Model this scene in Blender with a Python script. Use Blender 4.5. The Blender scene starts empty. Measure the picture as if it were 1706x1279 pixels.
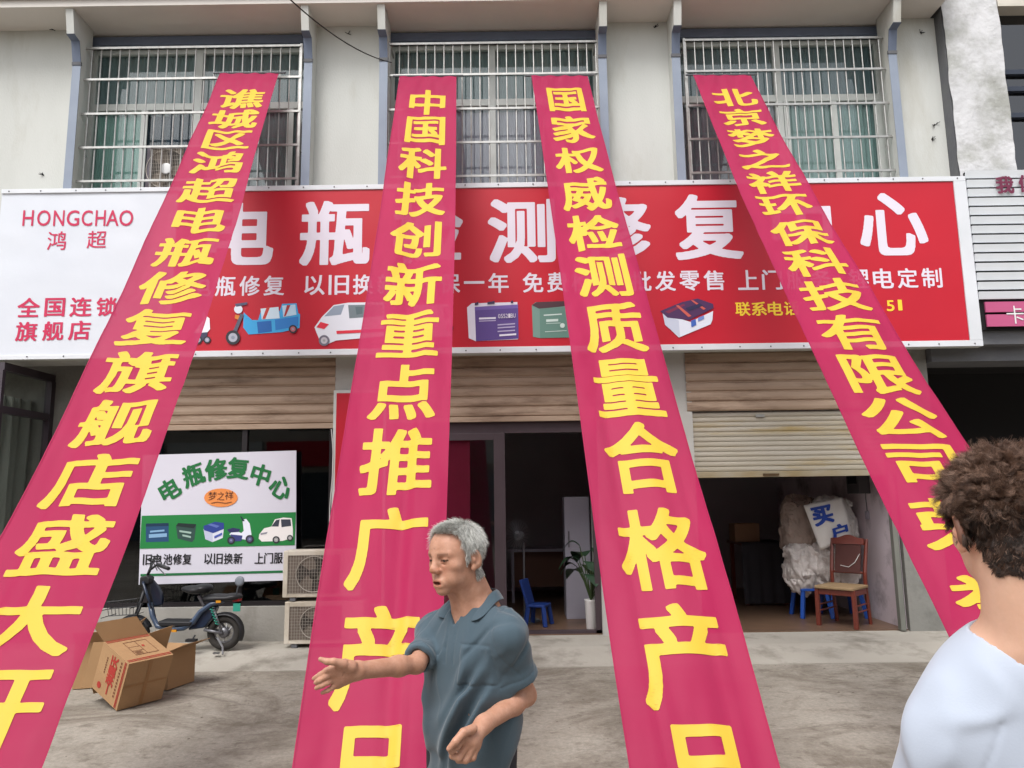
import bpy, bmesh, math, random
import numpy as np
from mathutils import Vector, Matrix, noise as mnoise
R_ = math.radians
scene = bpy.context.scene
COL = scene.collection
random.seed(7); np.random.seed(7)

# ---------------------------------------------------------------- camera
CAM_H = 1.65; PITCH = R_(8.5); ROLL = R_(-0.8); FPX = 1250.0; IW, IH = 1706.0, 1279.0
Fw = Vector((0, math.cos(PITCH), math.sin(PITCH)))
R0 = Vector((1, 0, 0)); U0 = Vector((0, -math.sin(PITCH), math.cos(PITCH)))
Rt = R0*math.cos(ROLL) + U0*math.sin(ROLL)
Up = U0*math.cos(ROLL) - R0*math.sin(ROLL)
CAMP = Vector((0, 0, CAM_H))
cam = bpy.data.objects.new('camera', bpy.data.cameras.new('camera')); COL.objects.link(cam)
cam.matrix_world = Matrix(((Rt.x, Up.x, -Fw.x, CAMP.x), (Rt.y, Up.y, -Fw.y, CAMP.y), (Rt.z, Up.z, -Fw.z, CAMP.z), (0, 0, 0, 1)))
cam.data.sensor_width = 36; cam.data.lens = 36*FPX/IW
cam.data.clip_start = 0.05; cam.data.clip_end = 500
scene.camera = cam
# ---------------------------------------------------------------- light: bright overcast
SUN_EL, SUN_AZ = R_(56), R_(205)
w = bpy.data.worlds.new('World'); scene.world = w; w.use_nodes = True
nt = w.node_tree; bg = nt.nodes['Background']
sky = nt.nodes.new('ShaderNodeTexSky'); sky.sky_type = 'NISHITA'; sky.sun_disc = False
sky.sun_elevation = SUN_EL; sky.sun_rotation = SUN_AZ; sky.dust_density = 4; sky.air_density = 1.0
hs = nt.nodes.new('ShaderNodeHueSaturation'); hs.inputs['Saturation'].default_value = 0.22
nt.links.new(sky.outputs[0], hs.inputs['Color']); nt.links.new(hs.outputs[0], bg.inputs['Color'])
bg.inputs['Strength'].default_value = 0.15
sl = bpy.data.lights.new('sun', 'SUN'); sl.energy = 1.1; sl.angle = R_(25); sl.color = (1, .985, .96)
sun = bpy.data.objects.new('sun', sl); COL.objects.link(sun)
sd = Vector((math.sin(SUN_AZ)*math.cos(SUN_EL), math.cos(SUN_AZ)*math.cos(SUN_EL), math.sin(SUN_EL)))
sun.rotation_euler = sd.to_track_quat('Z', 'Y').to_euler(); sun.location = sd*30
scene.cycles.diffuse_bounces = 8; scene.cycles.max_bounces = 14; scene.cycles.transparent_max_bounces = 16
scene.view_settings.view_transform = 'Standard'; scene.view_settings.look = 'None'
scene.view_settings.exposure = 0.72; scene.view_settings.gamma = 1

# ---------------------------------------------------------------- helpers
def ray(px, py):
    return (Rt*((px-IW/2)/FPX) + Up*(-(py-IH/2)/FPX) + Fw)
def at(px, py, Y):
    d = ray(px, py); return CAMP + d*(Y/d.y)
def atz(px, py, Z):
    d = ray(px, py); return CAMP + d*((Z-CAM_H)/d.z)
def atd(px, py, zc):
    return CAMP + ray(px, py)*zc
def proj(p):
    q = Vector(p)-CAMP; zc = q.dot(Fw)
    return (IW/2+FPX*q.dot(Rt)/zc, IH/2-FPX*q.dot(Up)/zc, zc)
def X(px, py, Y): return at(px, py, Y).x
def Z(px, py, Y): return at(px, py, Y).z

def lin(c):
    if isinstance(c, str):
        c = [int(c[i:i+2], 16)/255 for i in (1, 3, 5)]
        return tuple(((v+.055)/1.055)**2.4 if v > .04045 else v/12.92 for v in c)
    return tuple(c)
MATS = {}
def mat(name, col, rough=.6, col2=None, scale=6., amt=.5, bump=0., bscale=40., metal=0., spec=.4, stretch=None, trans=0., alpha=0., sheen=0., coat=0., detail=5., thr=None, col3=None, scale3=1., sss=0.):
    """principled with two noise-mixed colours, optional bump, translucency and see-through share"""
    if name in MATS: return MATS[name]
    m = bpy.data.materials.new(name); m.use_nodes = True; MATS[name] = m
    n = m.node_tree.nodes; L = m.node_tree.links; b = n['Principled BSDF']; out = n['Material Output']
    c1 = lin(col); b.inputs['Base Color'].default_value = (*c1, 1)
    b.inputs['Roughness'].default_value = rough; b.inputs['Metallic'].default_value = metal
    b.inputs['Specular IOR Level'].default_value = spec
    if sheen: b.inputs['Sheen Weight'].default_value = sheen
    if coat: b.inputs['Coat Weight'].default_value = coat; b.inputs['Coat Roughness'].default_value = .1
    if sss: b.inputs['Subsurface Weight'].default_value = sss; b.inputs['Subsurface Radius'].default_value = (.012, .005, .003); b.inputs['Subsurface Scale'].default_value = 1.
    tc = n.new('ShaderNodeTexCoord'); vec = tc.outputs['Object']
    if stretch:
        mp = n.new('ShaderNodeMapping'); mp.inputs['Scale'].default_value = stretch; L.new(vec, mp.inputs[0]); vec = mp.outputs[0]
    if col2 is not None:
        t = n.new('ShaderNodeTexNoise'); t.inputs['Scale'].default_value = scale; t.inputs['Detail'].default_value = detail; L.new(vec, t.inputs['Vector'])
        r = n.new('ShaderNodeValToRGB'); lo, hi = thr if thr else (.5-.25, .5+.25)
        r.color_ramp.elements[0].position = lo; r.color_ramp.elements[1].position = hi
        r.color_ramp.elements[0].color = (*c1, 1)
        c2 = lin(col2); r.color_ramp.elements[1].color = (*[a*(1-amt*1.)+d*amt for a, d in zip(c1, c2)], 1)
        L.new(t.outputs['Fac'], r.inputs[0]); o = r.outputs[0]
        if col3 is not None:
            t3 = n.new('ShaderNodeTexNoise'); t3.inputs['Scale'].default_value = scale3; t3.inputs['Detail'].default_value = 8; t3.inputs['Roughness'].default_value = .65; L.new(vec, t3.inputs['Vector'])
            r3 = n.new('ShaderNodeValToRGB'); r3.color_ramp.elements[0].position = .5; r3.color_ramp.elements[1].position = .68
            r3.color_ramp.elements[0].color = (0, 0, 0, 1); r3.color_ramp.elements[1].color = (.8, .8, .8, 1)
            mx = n.new('ShaderNodeMix'); mx.data_type = 'RGBA'; L.new(t3.outputs['Fac'], r3.inputs[0]); L.new(r3.outputs[0], mx.inputs['Factor'])
            L.new(o, mx.inputs['A']); mx.inputs['B'].default_value = (*lin(col3), 1); o = mx.outputs['Result']
        L.new(o, b.inputs['Base Color'])
    if bump:
        t2 = n.new('ShaderNodeTexNoise'); t2.inputs['Scale'].default_value = bscale; t2.inputs['Detail'].default_value = 6; L.new(vec, t2.inputs['Vector'])
        bp = n.new('ShaderNodeBump'); bp.inputs['Strength'].default_value = min(1, bump); bp.inputs['Distance'].default_value = .01*max(1, bump); L.new(t2.outputs['Fac'], bp.inputs['Height']); L.new(bp.outputs[0], b.inputs['Normal'])
    sh = b.outputs[0]
    if trans:
        tr = n.new('ShaderNodeBsdfTranslucent'); tr.inputs[0].default_value = (*c1, 1)
        ms = n.new('ShaderNodeMixShader'); ms.inputs[0].default_value = trans; L.new(sh, ms.inputs[1]); L.new(tr.outputs[0], ms.inputs[2]); sh = ms.outputs[0]
    if alpha:
        tr = n.new('ShaderNodeBsdfTransparent')
        ms = n.new('ShaderNodeMixShader'); ms.inputs[0].default_value = alpha; L.new(sh, ms.inputs[1]); L.new(tr.outputs[0], ms.inputs[2]); sh = ms.outputs[0]
    L.new(sh, out.inputs[0])
    return m
def glass(name, tint, gloss=.06, rough=.02):
    if name in MATS: return MATS[name]
    m = bpy.data.materials.new(name); m.use_nodes = True; MATS[name] = m
    n = m.node_tree.nodes; L = m.node_tree.links; n.remove(n['Principled BSDF'])
    tr = n.new('ShaderNodeBsdfTransparent'); tr.inputs[0].default_value = (*lin(tint), 1)
    gl = n.new('ShaderNodeBsdfGlossy'); gl.inputs['Roughness'].default_value = rough
    ge = n.new('ShaderNodeNewGeometry'); dt = n.new('ShaderNodeVectorMath'); dt.operation = 'DOT_PRODUCT'; L.new(ge.outputs['Normal'], dt.inputs[0]); L.new(ge.outputs['Incoming'], dt.inputs[1])
    def mth(op, a, b=None):
        k = n.new('ShaderNodeMath'); k.operation = op
        for i, q in enumerate((a, b)):
            if q is None: continue
            if isinstance(q, (int, float)): k.inputs[i].default_value = q
            else: L.new(q, k.inputs[i])
        return k
    c1 = mth('SUBTRACT', 1.0, mth('ABSOLUTE', dt.outputs['Value']).outputs[0]); ad = mth('ADD', mth('MULTIPLY', mth('POWER', c1.outputs[0], 5.0).outputs[0], .8).outputs[0], gloss*.8)
    ms = n.new('ShaderNodeMixShader'); L.new(ad.outputs[0], ms.inputs[0]); L.new(tr.outputs[0], ms.inputs[1]); L.new(gl.outputs[0], ms.inputs[2])
    L.new(ms.outputs[0], n['Material Output'].inputs[0]); return m

def link(name, me, m=None, parent=None, smooth=False, bevel=0):
    o = bpy.data.objects.new(name, me); COL.objects.link(o)
    if m is not None and not me.materials: me.materials.append(m)
    if parent is not None: o.parent = parent; o.matrix_parent_inverse = parent.matrix_basis.inverted()
    if smooth:
        me.polygons.foreach_set('use_smooth', [True]*len(me.polygons))
    if bevel:
        bv = o.modifiers.new('bevel', 'BEVEL'); bv.width = bevel; bv.segments = 2; bv.limit_method = 'ANGLE'; bv.angle_limit = R_(40)
    return o
def tag(o, label=None, cat=None, group=None, kind=None):
    if label: o['label'] = label
    if cat: o['category'] = cat
    if group: o['group'] = group
    if kind: o['kind'] = kind
    return o
def empty(name, loc, label=None, cat=None, group=None, rz=0):
    o = bpy.data.objects.new(name, None); COL.objects.link(o); o.location = loc; o.rotation_euler = (0, 0, rz); o.empty_display_size = .1
    return tag(o, label, cat, group)
class MB:
    def __init__(s): s.v = []; s.f = []; s.mi = []; s.cur = 0
    def add(s, vs, fs):
        k = len(s.v); s.v += [tuple(v) for v in vs]; s.f += [tuple(i+k for i in f) for f in fs]; s.mi += [s.cur]*len(fs); return s
    def box(s, x0, x1, y0, y1, z0, z1):
        v = [(x, y, z) for x in (x0, x1) for y in (y0, y1) for z in (z0, z1)]
        return s.add(v, [(0, 1, 3, 2), (4, 6, 7, 5), (0, 4, 5, 1), (2, 3, 7, 6), (0, 2, 6, 4), (1, 5, 7, 3)])
    def obox(s, o, a, b, c):
        """box from corner o along edges a b c"""
        o, a, b, c = map(Vector, (o, a, b, c))
        v = [o+a*i+b*j+c*k for i in (0, 1) for j in (0, 1) for k in (0, 1)]
        if a.cross(b).dot(c) < 0: return s.add(v, [(0, 2, 3, 1), (4, 5, 7, 6), (0, 1, 5, 4), (2, 6, 7, 3), (0, 4, 6, 2), (1, 3, 7, 5)])
        return s.add(v, [(0, 1, 3, 2), (4, 6, 7, 5), (0, 4, 5, 1), (2, 3, 7, 6), (0, 2, 6, 4), (1, 5, 7, 3)])
    def bar(s, p, q, wx, wy, up=(0, 0, 1)):
        p, q = Vector(p), Vector(q); d = (q-p); u = Vector(up)
        a = d.cross(u)
        if a.length < 1e-6: a = d.cross(Vector((0, 1, 0)))
        a.normalize(); b = a.cross(d).normalized()
        return s.obox(p-a*wx/2-b*wy/2, a*wx, b*wy, d)
    def tube(s, pts, r, n=8, caps=True):
        pts = [Vector(p) for p in pts]; rs = r if isinstance(r, (list, tuple)) else [r]*len(pts)
        k = len(s.v); prev = None; m = len(pts)
        for i, p in enumerate(pts):
            t = (pts[min(i+1, m-1)]-pts[max(i-1, 0)]).normalized()
            if prev is None:
                a = t.orthogonal().normalized()
            else:
                a = (prev-t*prev.dot(t)).normalized()
            prev = a; b = t.cross(a)
            for j in range(n):
                th = 2*math.pi*j/n; s.v.append(tuple(p+(a*math.cos(th)+b*math.sin(th))*rs[i]))
        for i in range(m-1):
            for j in range(n):
                s.f.append((k+i*n+j, k+i*n+(j+1) % n, k+(i+1)*n+(j+1) % n, k+(i+1)*n+j)); s.mi.append(s.cur)
        if caps:
            s.f.append(tuple(k+j for j in range(n))[::-1]); s.f.append(tuple(k+(m-1)*n+j for j in range(n))); s.mi += [s.cur]*2
        return s
    def lathe(s, c, ax, prof, n=24, caps=True):
        c, ax = Vector(c), Vector(ax).normalized(); a = ax.orthogonal().normalized(); b = ax.cross(a); k = len(s.v); m = len(prof)
        for (r, h) in prof:
            for j in range(n):
                th = 2*math.pi*j/n; s.v.append(tuple(c+ax*h+(a*math.cos(th)+b*math.sin(th))*r))
        for i in range(m-1):
            for j in range(n):
                s.f.append((k+i*n+j, k+i*n+(j+1) % n, k+(i+1)*n+(j+1) % n, k+(i+1)*n+j)); s.mi.append(s.cur)
        if caps:
            s.f.append(tuple(k+j for j in range(n))[::-1]); s.f.append(tuple(k+(m-1)*n+j for j in range(n))); s.mi += [s.cur]*2
        return s
    def torus(s, c, ax, R, r, n=32, m=8, sq=1.):
        c, ax = Vector(c), Vector(ax).normalized(); a = ax.orthogonal().normalized(); b = ax.cross(a); k = len(s.v)
        for i in range(n):
            th = 2*math.pi*i/n; d = a*math.cos(th)+b*math.sin(th)
            for j in range(m):
                ph = 2*math.pi*j/m; s.v.append(tuple(c+d*(R+r*math.cos(ph))+ax*(r*sq*math.sin(ph))))
        for i in range(n):
            for j in range(m):
                s.f.append((k+i*m+j, k+((i+1) % n)*m+j, k+((i+1) % n)*m+(j+1) % m, k+i*m+(j+1) % m)); s.mi.append(s.cur)
        return s
    def prism(s, poly, o, u, v, d):
        """outline poly in (u,v) from o, pushed by vector d"""
        o, u, v, d = map(Vector, (o, u, v, d)); n = len(poly)
        P = [o+u*a+v*b for a, b in poly]
        ar = sum(poly[i][0]*poly[(i+1) % n][1]-poly[(i+1) % n][0]*poly[i][1] for i in range(n))
        if (u.cross(v).dot(d) < 0) != (ar < 0): P = P[::-1]
        k = len(s.v); s.v += [tuple(p) for p in P]+[tuple(p+d) for p in P]
        s.f.append(tuple(range(k+n-1, k-1, -1))); s.f.append(tuple(range(k+n, k+2*n)))
        for i in range(n): s.f.append((k+i, k+(i+1) % n, k+n+(i+1) % n, k+n+i))
        s.mi += [s.cur]*(n+2); return s
    def poly(s, pts): return s.add(pts, [tuple(range(len(pts)))])
    def grid(s, fn, nu, nv):
        k = len(s.v)
        for i in range(nu+1):
            for j in range(nv+1): s.v.append(tuple(fn(i/nu, j/nv)))
        for i in range(nu):
            for j in range(nv):
                q = k+i*(nv+1)+j; s.f.append((q, q+nv+1, q+nv+2, q+1)); s.mi.append(s.cur)
        return s
    def build(s, name, m, parent=None, smooth=False, bevel=0):
        me = bpy.data.meshes.new(name); me.from_pydata(s.v, [], s.f)
        ms = m if isinstance(m, (list, tuple)) else [m]
        for q in ms: me.materials.append(q)
        if len(ms) > 1: me.polygons.foreach_set('material_index', s.mi)
        me.update()
        return link(name, me, None, parent, smooth, bevel)

# ---------------------------------------------------------------- lettering
GL = {}
def glyph(ch, bx, by, n=76, run=5):
    """flat polygons of one character in em units (verts Nx2, faces), emboldened by bx,by em"""
    key = (ch, bx, by, n, run)
    if key in GL: return GL[key]
    c = bpy.data.curves.new('glyph', 'FONT'); c.body = ch; c.size = 1; c.dimensions = '2D'; c.fill_mode = 'BOTH'; c.resolution_u = 4
    o = bpy.data.objects.new('glyph', c); COL.objects.link(o); bpy.context.view_layer.update()
    me = bpy.data.meshes.new_from_object(o.evaluated_get(bpy.context.evaluated_depsgraph_get()))
    bpy.data.objects.remove(o); bpy.data.curves.remove(c)
    co = np.array([v.co[:2] for v in me.vertices]); cnt = {}
    for p in me.polygons:
        for e in p.edge_keys: cnt[e] = cnt.get(e, 0)+1
    E = np.array([e for e, k in cnt.items() if k == 1]); bpy.data.meshes.remove(me)
    S3 = 6; N = n*S3; x0, y0, span = -.12, -.25, 1.26; dx = span/N
    ys = y0+(np.arange(N)+.5)*dx
    A, B = co[E[:, 0]], co[E[:, 1]]
    up = (A[None, :, 1] <= ys[:, None]) != (B[None, :, 1] <= ys[:, None])
    r, e = np.nonzero(up)
    xc = A[e, 0]+(ys[r]-A[e, 1])*(B[e, 0]-A[e, 0])/(B[e, 1]-A[e, 1])
    ci = np.clip(np.ceil((xc-x0)/dx-.5).astype(int), 0, N)
    acc = np.zeros((N, N+1), int); np.add.at(acc, (r, ci), 1)
    im = (np.cumsum(acc, 1)[:, :N] % 2).astype(bool)
    def dil(im, k, ax):
        if k < 1: return im
        o = im.copy()
        for q in range(1, k+1):
            o |= np.roll(im, q, ax); o |= np.roll(im, -q, ax)
        return o
    im = dil(dil(im, int(round(bx/dx)), 1), int(round(by/dx)), 0)
    f = im.reshape(n, S3, n, S3).mean((1, 3)); f = np.pad(f, 1); f = np.clip(f, .02, .98)
    f[0] = f[-1] = 0; f[:, 0] = f[:, -1] = 0; f = f-.5
    g = span/n; vid = {}; V = []; Fc = []
    def vv(i, j, k):
        q = (i, j, k)
        if q not in vid:
            if k == 0: p = (i, j)
            elif k == 1: t = f[j, i]/(f[j, i]-f[j, i+1]); p = (i+t, j)
            else: t = f[j, i]/(f[j, i]-f[j+1, i]); p = (i, j+t)
            vid[q] = len(V); V.append((x0+(p[0]-.5)*g, y0+(p[1]-.5)*g))
        return vid[q]
    ins = f > 0; H, W = f.shape
    code = ins[:-1, :-1]*1+ins[:-1, 1:]*2+ins[1:, 1:]*4+ins[1:, :-1]*8
    for j in range(H-1):
        i = 0
        while i < W-1:
            cde = code[j, i]
            if cde == 0: i += 1; continue
            if cde == 15:
                k = i
                while k < W-1 and code[j, k] == 15 and k-i < run: k += 1
                Fc.append((vv(i, j, 0), vv(k, j, 0), vv(k, j+1, 0), vv(i, j+1, 0))); i = k; continue
            cs = [(i, j), (i+1, j), (i+1, j+1), (i, j+1)]; eg = [(i, j, 1), (i+1, j, 2), (i, j+1, 1), (i, j, 2)]
            on = [bool(cde >> k & 1) for k in range(4)]; pl = []
            for k in range(4):
                if on[k]: pl.append(vv(*cs[k], 0))
                if on[k] != on[(k+1) % 4]: pl.append(vv(*eg[k]))
            if cde in (5, 10):
                a = 0 if cde == 5 else 1
                for k in (a, a+2): Fc.append((vv(*cs[k], 0), vv(*eg[k]), vv(*eg[(k-1) % 4])))
            else: Fc.append(tuple(pl))
            i += 1
    GL[key] = (np.array(V), Fc); return GL[key]
def write(mb, text, quad, fn, bx=.02, by=.015, n=60, run=8, ink=False):
    """put characters on a surface: quad(i) gives (u0,u1,v0,v1) for character i, fn(u,v) gives the point"""
    for i, ch in enumerate(text):
        if ch == ' ': continue
        V, Fc = glyph(ch, bx, by, n, run); u0, u1, v0, v1 = quad(i)
        xa, xb, ya, yb = (.03, .97, -.09, .85)
        if ink in ('y', True): ya, yb = V[:, 1].min(), V[:, 1].max()
        if ink is True: xa, xb = V[:, 0].min(), V[:, 0].max()
        mb.add([fn(u0+(x-xa)/(xb-xa)*(u1-u0), v0+(y-ya)/(yb-ya)*(v1-v0)) for x, y in V], Fc)
def pxwrite(mb, text, boxes, Y, bx=.02, by=.015, n=60, ink=True, dep=None):
    """flat lettering on the plane y=Y facing the street; boxes are (x0,y0,x1,y1) in photo pixels"""
    for ch, (a, b, c, d) in zip(text, boxes):
        p0 = at((a+c)/2, (b+d)/2, Y); k = at((a+c)/2+1, (b+d)/2, Y).x-p0.x; kz = p0.z-at((a+c)/2, (b+d)/2+1, Y).z
        w2, h2 = (c-a)/2*k, (d-b)/2*kz
        write(mb, ch, lambda i: (p0.x-w2, p0.x+w2, p0.z-h2, p0.z+h2), (lambda u, v: (u, Y, v)) if dep is None else (lambda u, v: (u, Y+dep(u, v), v)), bx, by, n, 12 if dep is None else 5, ink)
# ================================================================ materials of the setting
YS, YW, YI, YF = 8.30, 8.55, 8.80, 8.65
FLZ = 0.12
M_plaster = mat('cream plaster', '#c5c6c2', .85, '#b4b6b1', 1.6, .6, bump=.3, bscale=60, col3='#acaaa0', scale3=.9, stretch=(1.6, 1, .45))
M_soffit = mat('soffit paint', '#d2cdc7', .9, '#bdb7b2', .8, .7, bump=.2, bscale=8)
M_fascia = mat('fascia paint', '#cfc9bd', .85, '#a9a398', 2.5, .6, stretch=(1, 1, 4))
M_blue = mat('faded blue paint', '#687286', .6, '#5b6577', 3, .8, bump=.1)
M_bluel = mat('pale blue paint', '#8b94a3', .6, '#7b8494', 3, .8, bump=.1)
M_steel = mat('brushed steel', '#b5b5b2', .35, '#8e8a85', 14, .7, metal=.7)
M_alu = mat('white aluminium', '#c9ccc8', .45, '#aab0ac', 5, .5)
M_gwin = glass('green window glass', '#f3f7f6', .07)
M_gdark = glass('dark shop glass', '#b9bec0', .065)
M_room = mat('dim room paint', '#b5b1b5', .9, '#9d999e', 1.2, .7)
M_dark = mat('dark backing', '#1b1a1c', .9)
M_concw = mat('raw concrete wall', '#8d8c86', .9, '#747470', 1.4, .8, bump=.5, bscale=25, col3='#666560', scale3=2.2)
M_low = mat('grey rendered wall', '#a09d97', .9, '#88857e', 1.8, .8, bump=.4, bscale=30, col3='#77736b', scale3=2.5)
M_shut = mat('brown shutter steel', '#b09a86', .5, '#957f6c', 2, .8, metal=.15, stretch=(1, 1, 6), bump=.15, bscale=8, col3='#6e5847', scale3=1.3)
M_shutl = mat('worn light shutter steel', '#b3ada2', .5, '#a39a86', 2.2, .8, metal=.2, stretch=(.5, 1, 5), bump=.1, bscale=8, col3='#a2894a', scale3=1.0)
M_rough = mat('peeling whitewash', '#cfcfd1', .95, '#b3b3b4', 2.2, .7, bump=1.2, bscale=14, col3='#8f9088', scale3=1.6)
M_grey = mat('grey cement side', '#5c5d63', .9, '#6b6c6c', 3, .8, bump=.5, bscale=20)

# ================================================================ ground
def ground_mat():
    m = bpy.data.materials.new('worn concrete'); m.use_nodes = True
    n = m.node_tree.nodes; L = m.node_tree.links; b = n['Principled BSDF']; b.inputs['Roughness'].default_value = .85; b.inputs['Specular IOR Level'].default_value = .25
    tc = n.new('ShaderNodeTexCoord')
    def noise(sc, det=8, ro=.6, st=(1, 1, 1), dist=0.):
        mp = n.new('ShaderNodeMapping'); mp.inputs['Scale'].default_value = st; L.new(tc.outputs['Object'], mp.inputs[0])
        t = n.new('ShaderNodeTexNoise'); t.inputs['Scale'].default_value = sc; t.inputs['Detail'].default_value = det; t.inputs['Roughness'].default_value = ro; t.inputs['Distortion'].default_value = dist
        L.new(mp.outputs[0], t.inputs['Vector']); return t.outputs['Fac']
    def ramp(f, a, b_, c1, c2):
        r = n.new('ShaderNodeValToRGB'); r.color_ramp.elements[0].position = a; r.color_ramp.elements[1].position = b_
        r.color_ramp.elements[0].color = (*lin(c1), 1); r.color_ramp.elements[1].color = (*lin(c2), 1); L.new(f, r.inputs[0]); return r.outputs[0]
    def mix(f, a, b_, mode='MIX'):
        x = n.new('ShaderNodeMix'); x.data_type = 'RGBA'; x.blend_type = mode
        if isinstance(f, float): x.inputs['Factor'].default_value = f
        else: L.new(f, x.inputs['Factor'])
        L.new(a, x.inputs['A'])
        if isinstance(b_, str): x.inputs['B'].default_value = (*lin(b_), 1)
        else: L.new(b_, x.inputs['B'])
        return x.outputs['Result']
    base = ramp(noise(.55, 6), .35, .65, '#91897d', '#ada69b')
    fine = ramp(noise(28, 6, .7), .3, .7, '#999999', '#ffffff')
    c = mix(.45, base, fine, 'MULTIPLY')
    stain = ramp(noise(.8, 12, .74, (1, 1.25, 1), .9), .47, .61, '#000000', '#e0e0e0')
    c = mix(stain, c, '#655c51')
    st2 = ramp(noise(1.7, 10, .75, (.8, 1.5, 1), .3), .58, .7, '#000000', '#999999')
    c = mix(st2, c, '#bdb7ac')
    st3 = ramp(noise(5.5, 10, .75, (1, 1.3, 1), .4), .53, .64, '#000000', '#cccccc'); c = mix(st3, c, '#61594e')
    st4 = ramp(noise(46, 6, .8, (1, 1.4, 1)), .52, .66, '#000000', '#999999'); c = mix(st4, c, '#6a6257')
    gr = ramp(noise(70, 3, .6), .64, .7, '#000000', '#888888'); c = mix(gr, c, '#4b463f')
    vo = n.new('ShaderNodeTexVoronoi'); vo.feature = 'DISTANCE_TO_EDGE'; vo.inputs['Scale'].default_value = .27
    mp = n.new('ShaderNodeMapping'); L.new(tc.outputs['Object'], mp.inputs[0])
    nx = n.new('ShaderNodeTexNoise'); nx.inputs['Scale'].default_value = 2.2; nx.inputs['Detail'].default_value = 6; L.new(mp.outputs[0], nx.inputs['Vector'])
    ad = n.new('ShaderNodeMix'); ad.data_type = 'VECTOR'; ad.inputs['Factor'].default_value = .18; L.new(mp.outputs[0], ad.inputs['A']); L.new(nx.outputs['Color'], ad.inputs['B']); L.new(ad.outputs['Result'], vo.inputs['Vector'])
    cr = ramp(vo.outputs['Distance'], .0012, .0034, '#888888', '#000000'); c = mix(cr, c, '#47413a')
    L.new(c, b.inputs['Base Color'])
    bp = n.new('ShaderNodeBump'); bp.inputs['Strength'].default_value = .6; bp.inputs['Distance'].default_value = .012
    L.new(noise(22, 12, .75), bp.inputs['Height']); L.new(bp.outputs[0], b.inputs['Normal']); return m
M_ground = ground_mat()
g = MB()
def gfn(u, v):
    x, y = -60+120*u, -70+110*v
    z = 0
    if abs(x) < 9 and 0 < y < 8.2: z = .012*mnoise.noise((x*.5, y*.6, 0))-.004
    return (x, y, z)
tag(g.grid(gfn, 240, 220).build('ground', M_ground, smooth=True), kind='structure')

# ================================================================ the shop building
bld = empty('shop_building', (0, 8.6, 0), 'two storey shop row with cream piers, barred windows and brown roller shutters', 'building')
ZS = Z(853, 40, YW)                                  # soffit
SB = Z(853, 560, YS)-.15                             # bottom of upper wall behind the sign
XL, XR = -14., X(1584, 300, YW)
win = [(X(131, 187, YW), X(507, 187, YW)), (X(645, 187, YW), X(1001, 187, YW)), (X(1138, 187, YW), X(1489, 187, YW))]
WT = Z(853, 57, 8.72); WB = Z(853, 330, YW)
wl = MB(); xs = [XL]+[v for p in win for v in p]+[XR]
for i in range(0, len(xs), 2): wl.box(xs[i], xs[i+1], YW, 8.95, SB, ZS)
for a, b in win:
    wl.box(a, b, YW+.003, 8.95, SB, WB); wl.box(a, b, 8.72, 8.95, WT, ZS)
wl.build('wall', M_plaster, bld)
MB().box(XL, X(1586, 8, 8.1), 8.10, 9.6, ZS+.002, ZS+.09).build('soffit', M_soffit, bld)
MB().box(XL, X(1586, 8, 8.1)+.03, 8.06, 9.6, ZS+.092, ZS+.62).build('eave_fascia', M_fascia, bld)
MB().box(XL, XR, 8.95, 14, ZS+.092, ZS+.3).build('roof', M_soffit, bld)
# fins beside the windows: cream plate with a blue painted front edge that flares out under the eave
zj, zb, zt = Z(853, 95, 8.36), Z(853, 47, 8.2), ZS
prof = [(YW+.02, SB), (8.36, SB), (8.36, zj), (8.30, zj+.25), (8.19, zb), (8.13, zt), (YW+.02, zt)]
for px in (121, 511, 638, 1007, 1131, 1497):
    x0 = X(px, 200, 8.36)
    f = MB().prism(prof, (x0-.045, 0, 0), (0, 1, 0), (0, 0, 1), (.09, 0, 0)).build('fin', M_plaster, bld)
    e = MB(); pts = prof[1:5]
    for (ya, za), (yb, zb_) in zip(pts[:2], pts[1:3]): e.obox((x0-.05, ya-.006, za), (.1, 0, 0), (0, .006, 0), (0, yb-ya, zb_-za))
    e.build('fin_edge', M_bluel, f)
    e = MB()
    for (ya, za), (yb, zb_) in zip(pts[1:3], pts[2:4]): e.obox((x0-.05, ya-.008, za), (.1, 0, 0), (0, .008, 0), (0, yb-ya, zb_-za))
    e.build('fin_cap', M_blue, f)
    MB().box(x0-.055, x0+.055, 8.345, 8.37, zj-.03, zj+.01).build('fin_joint', M_grey, f)
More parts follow.
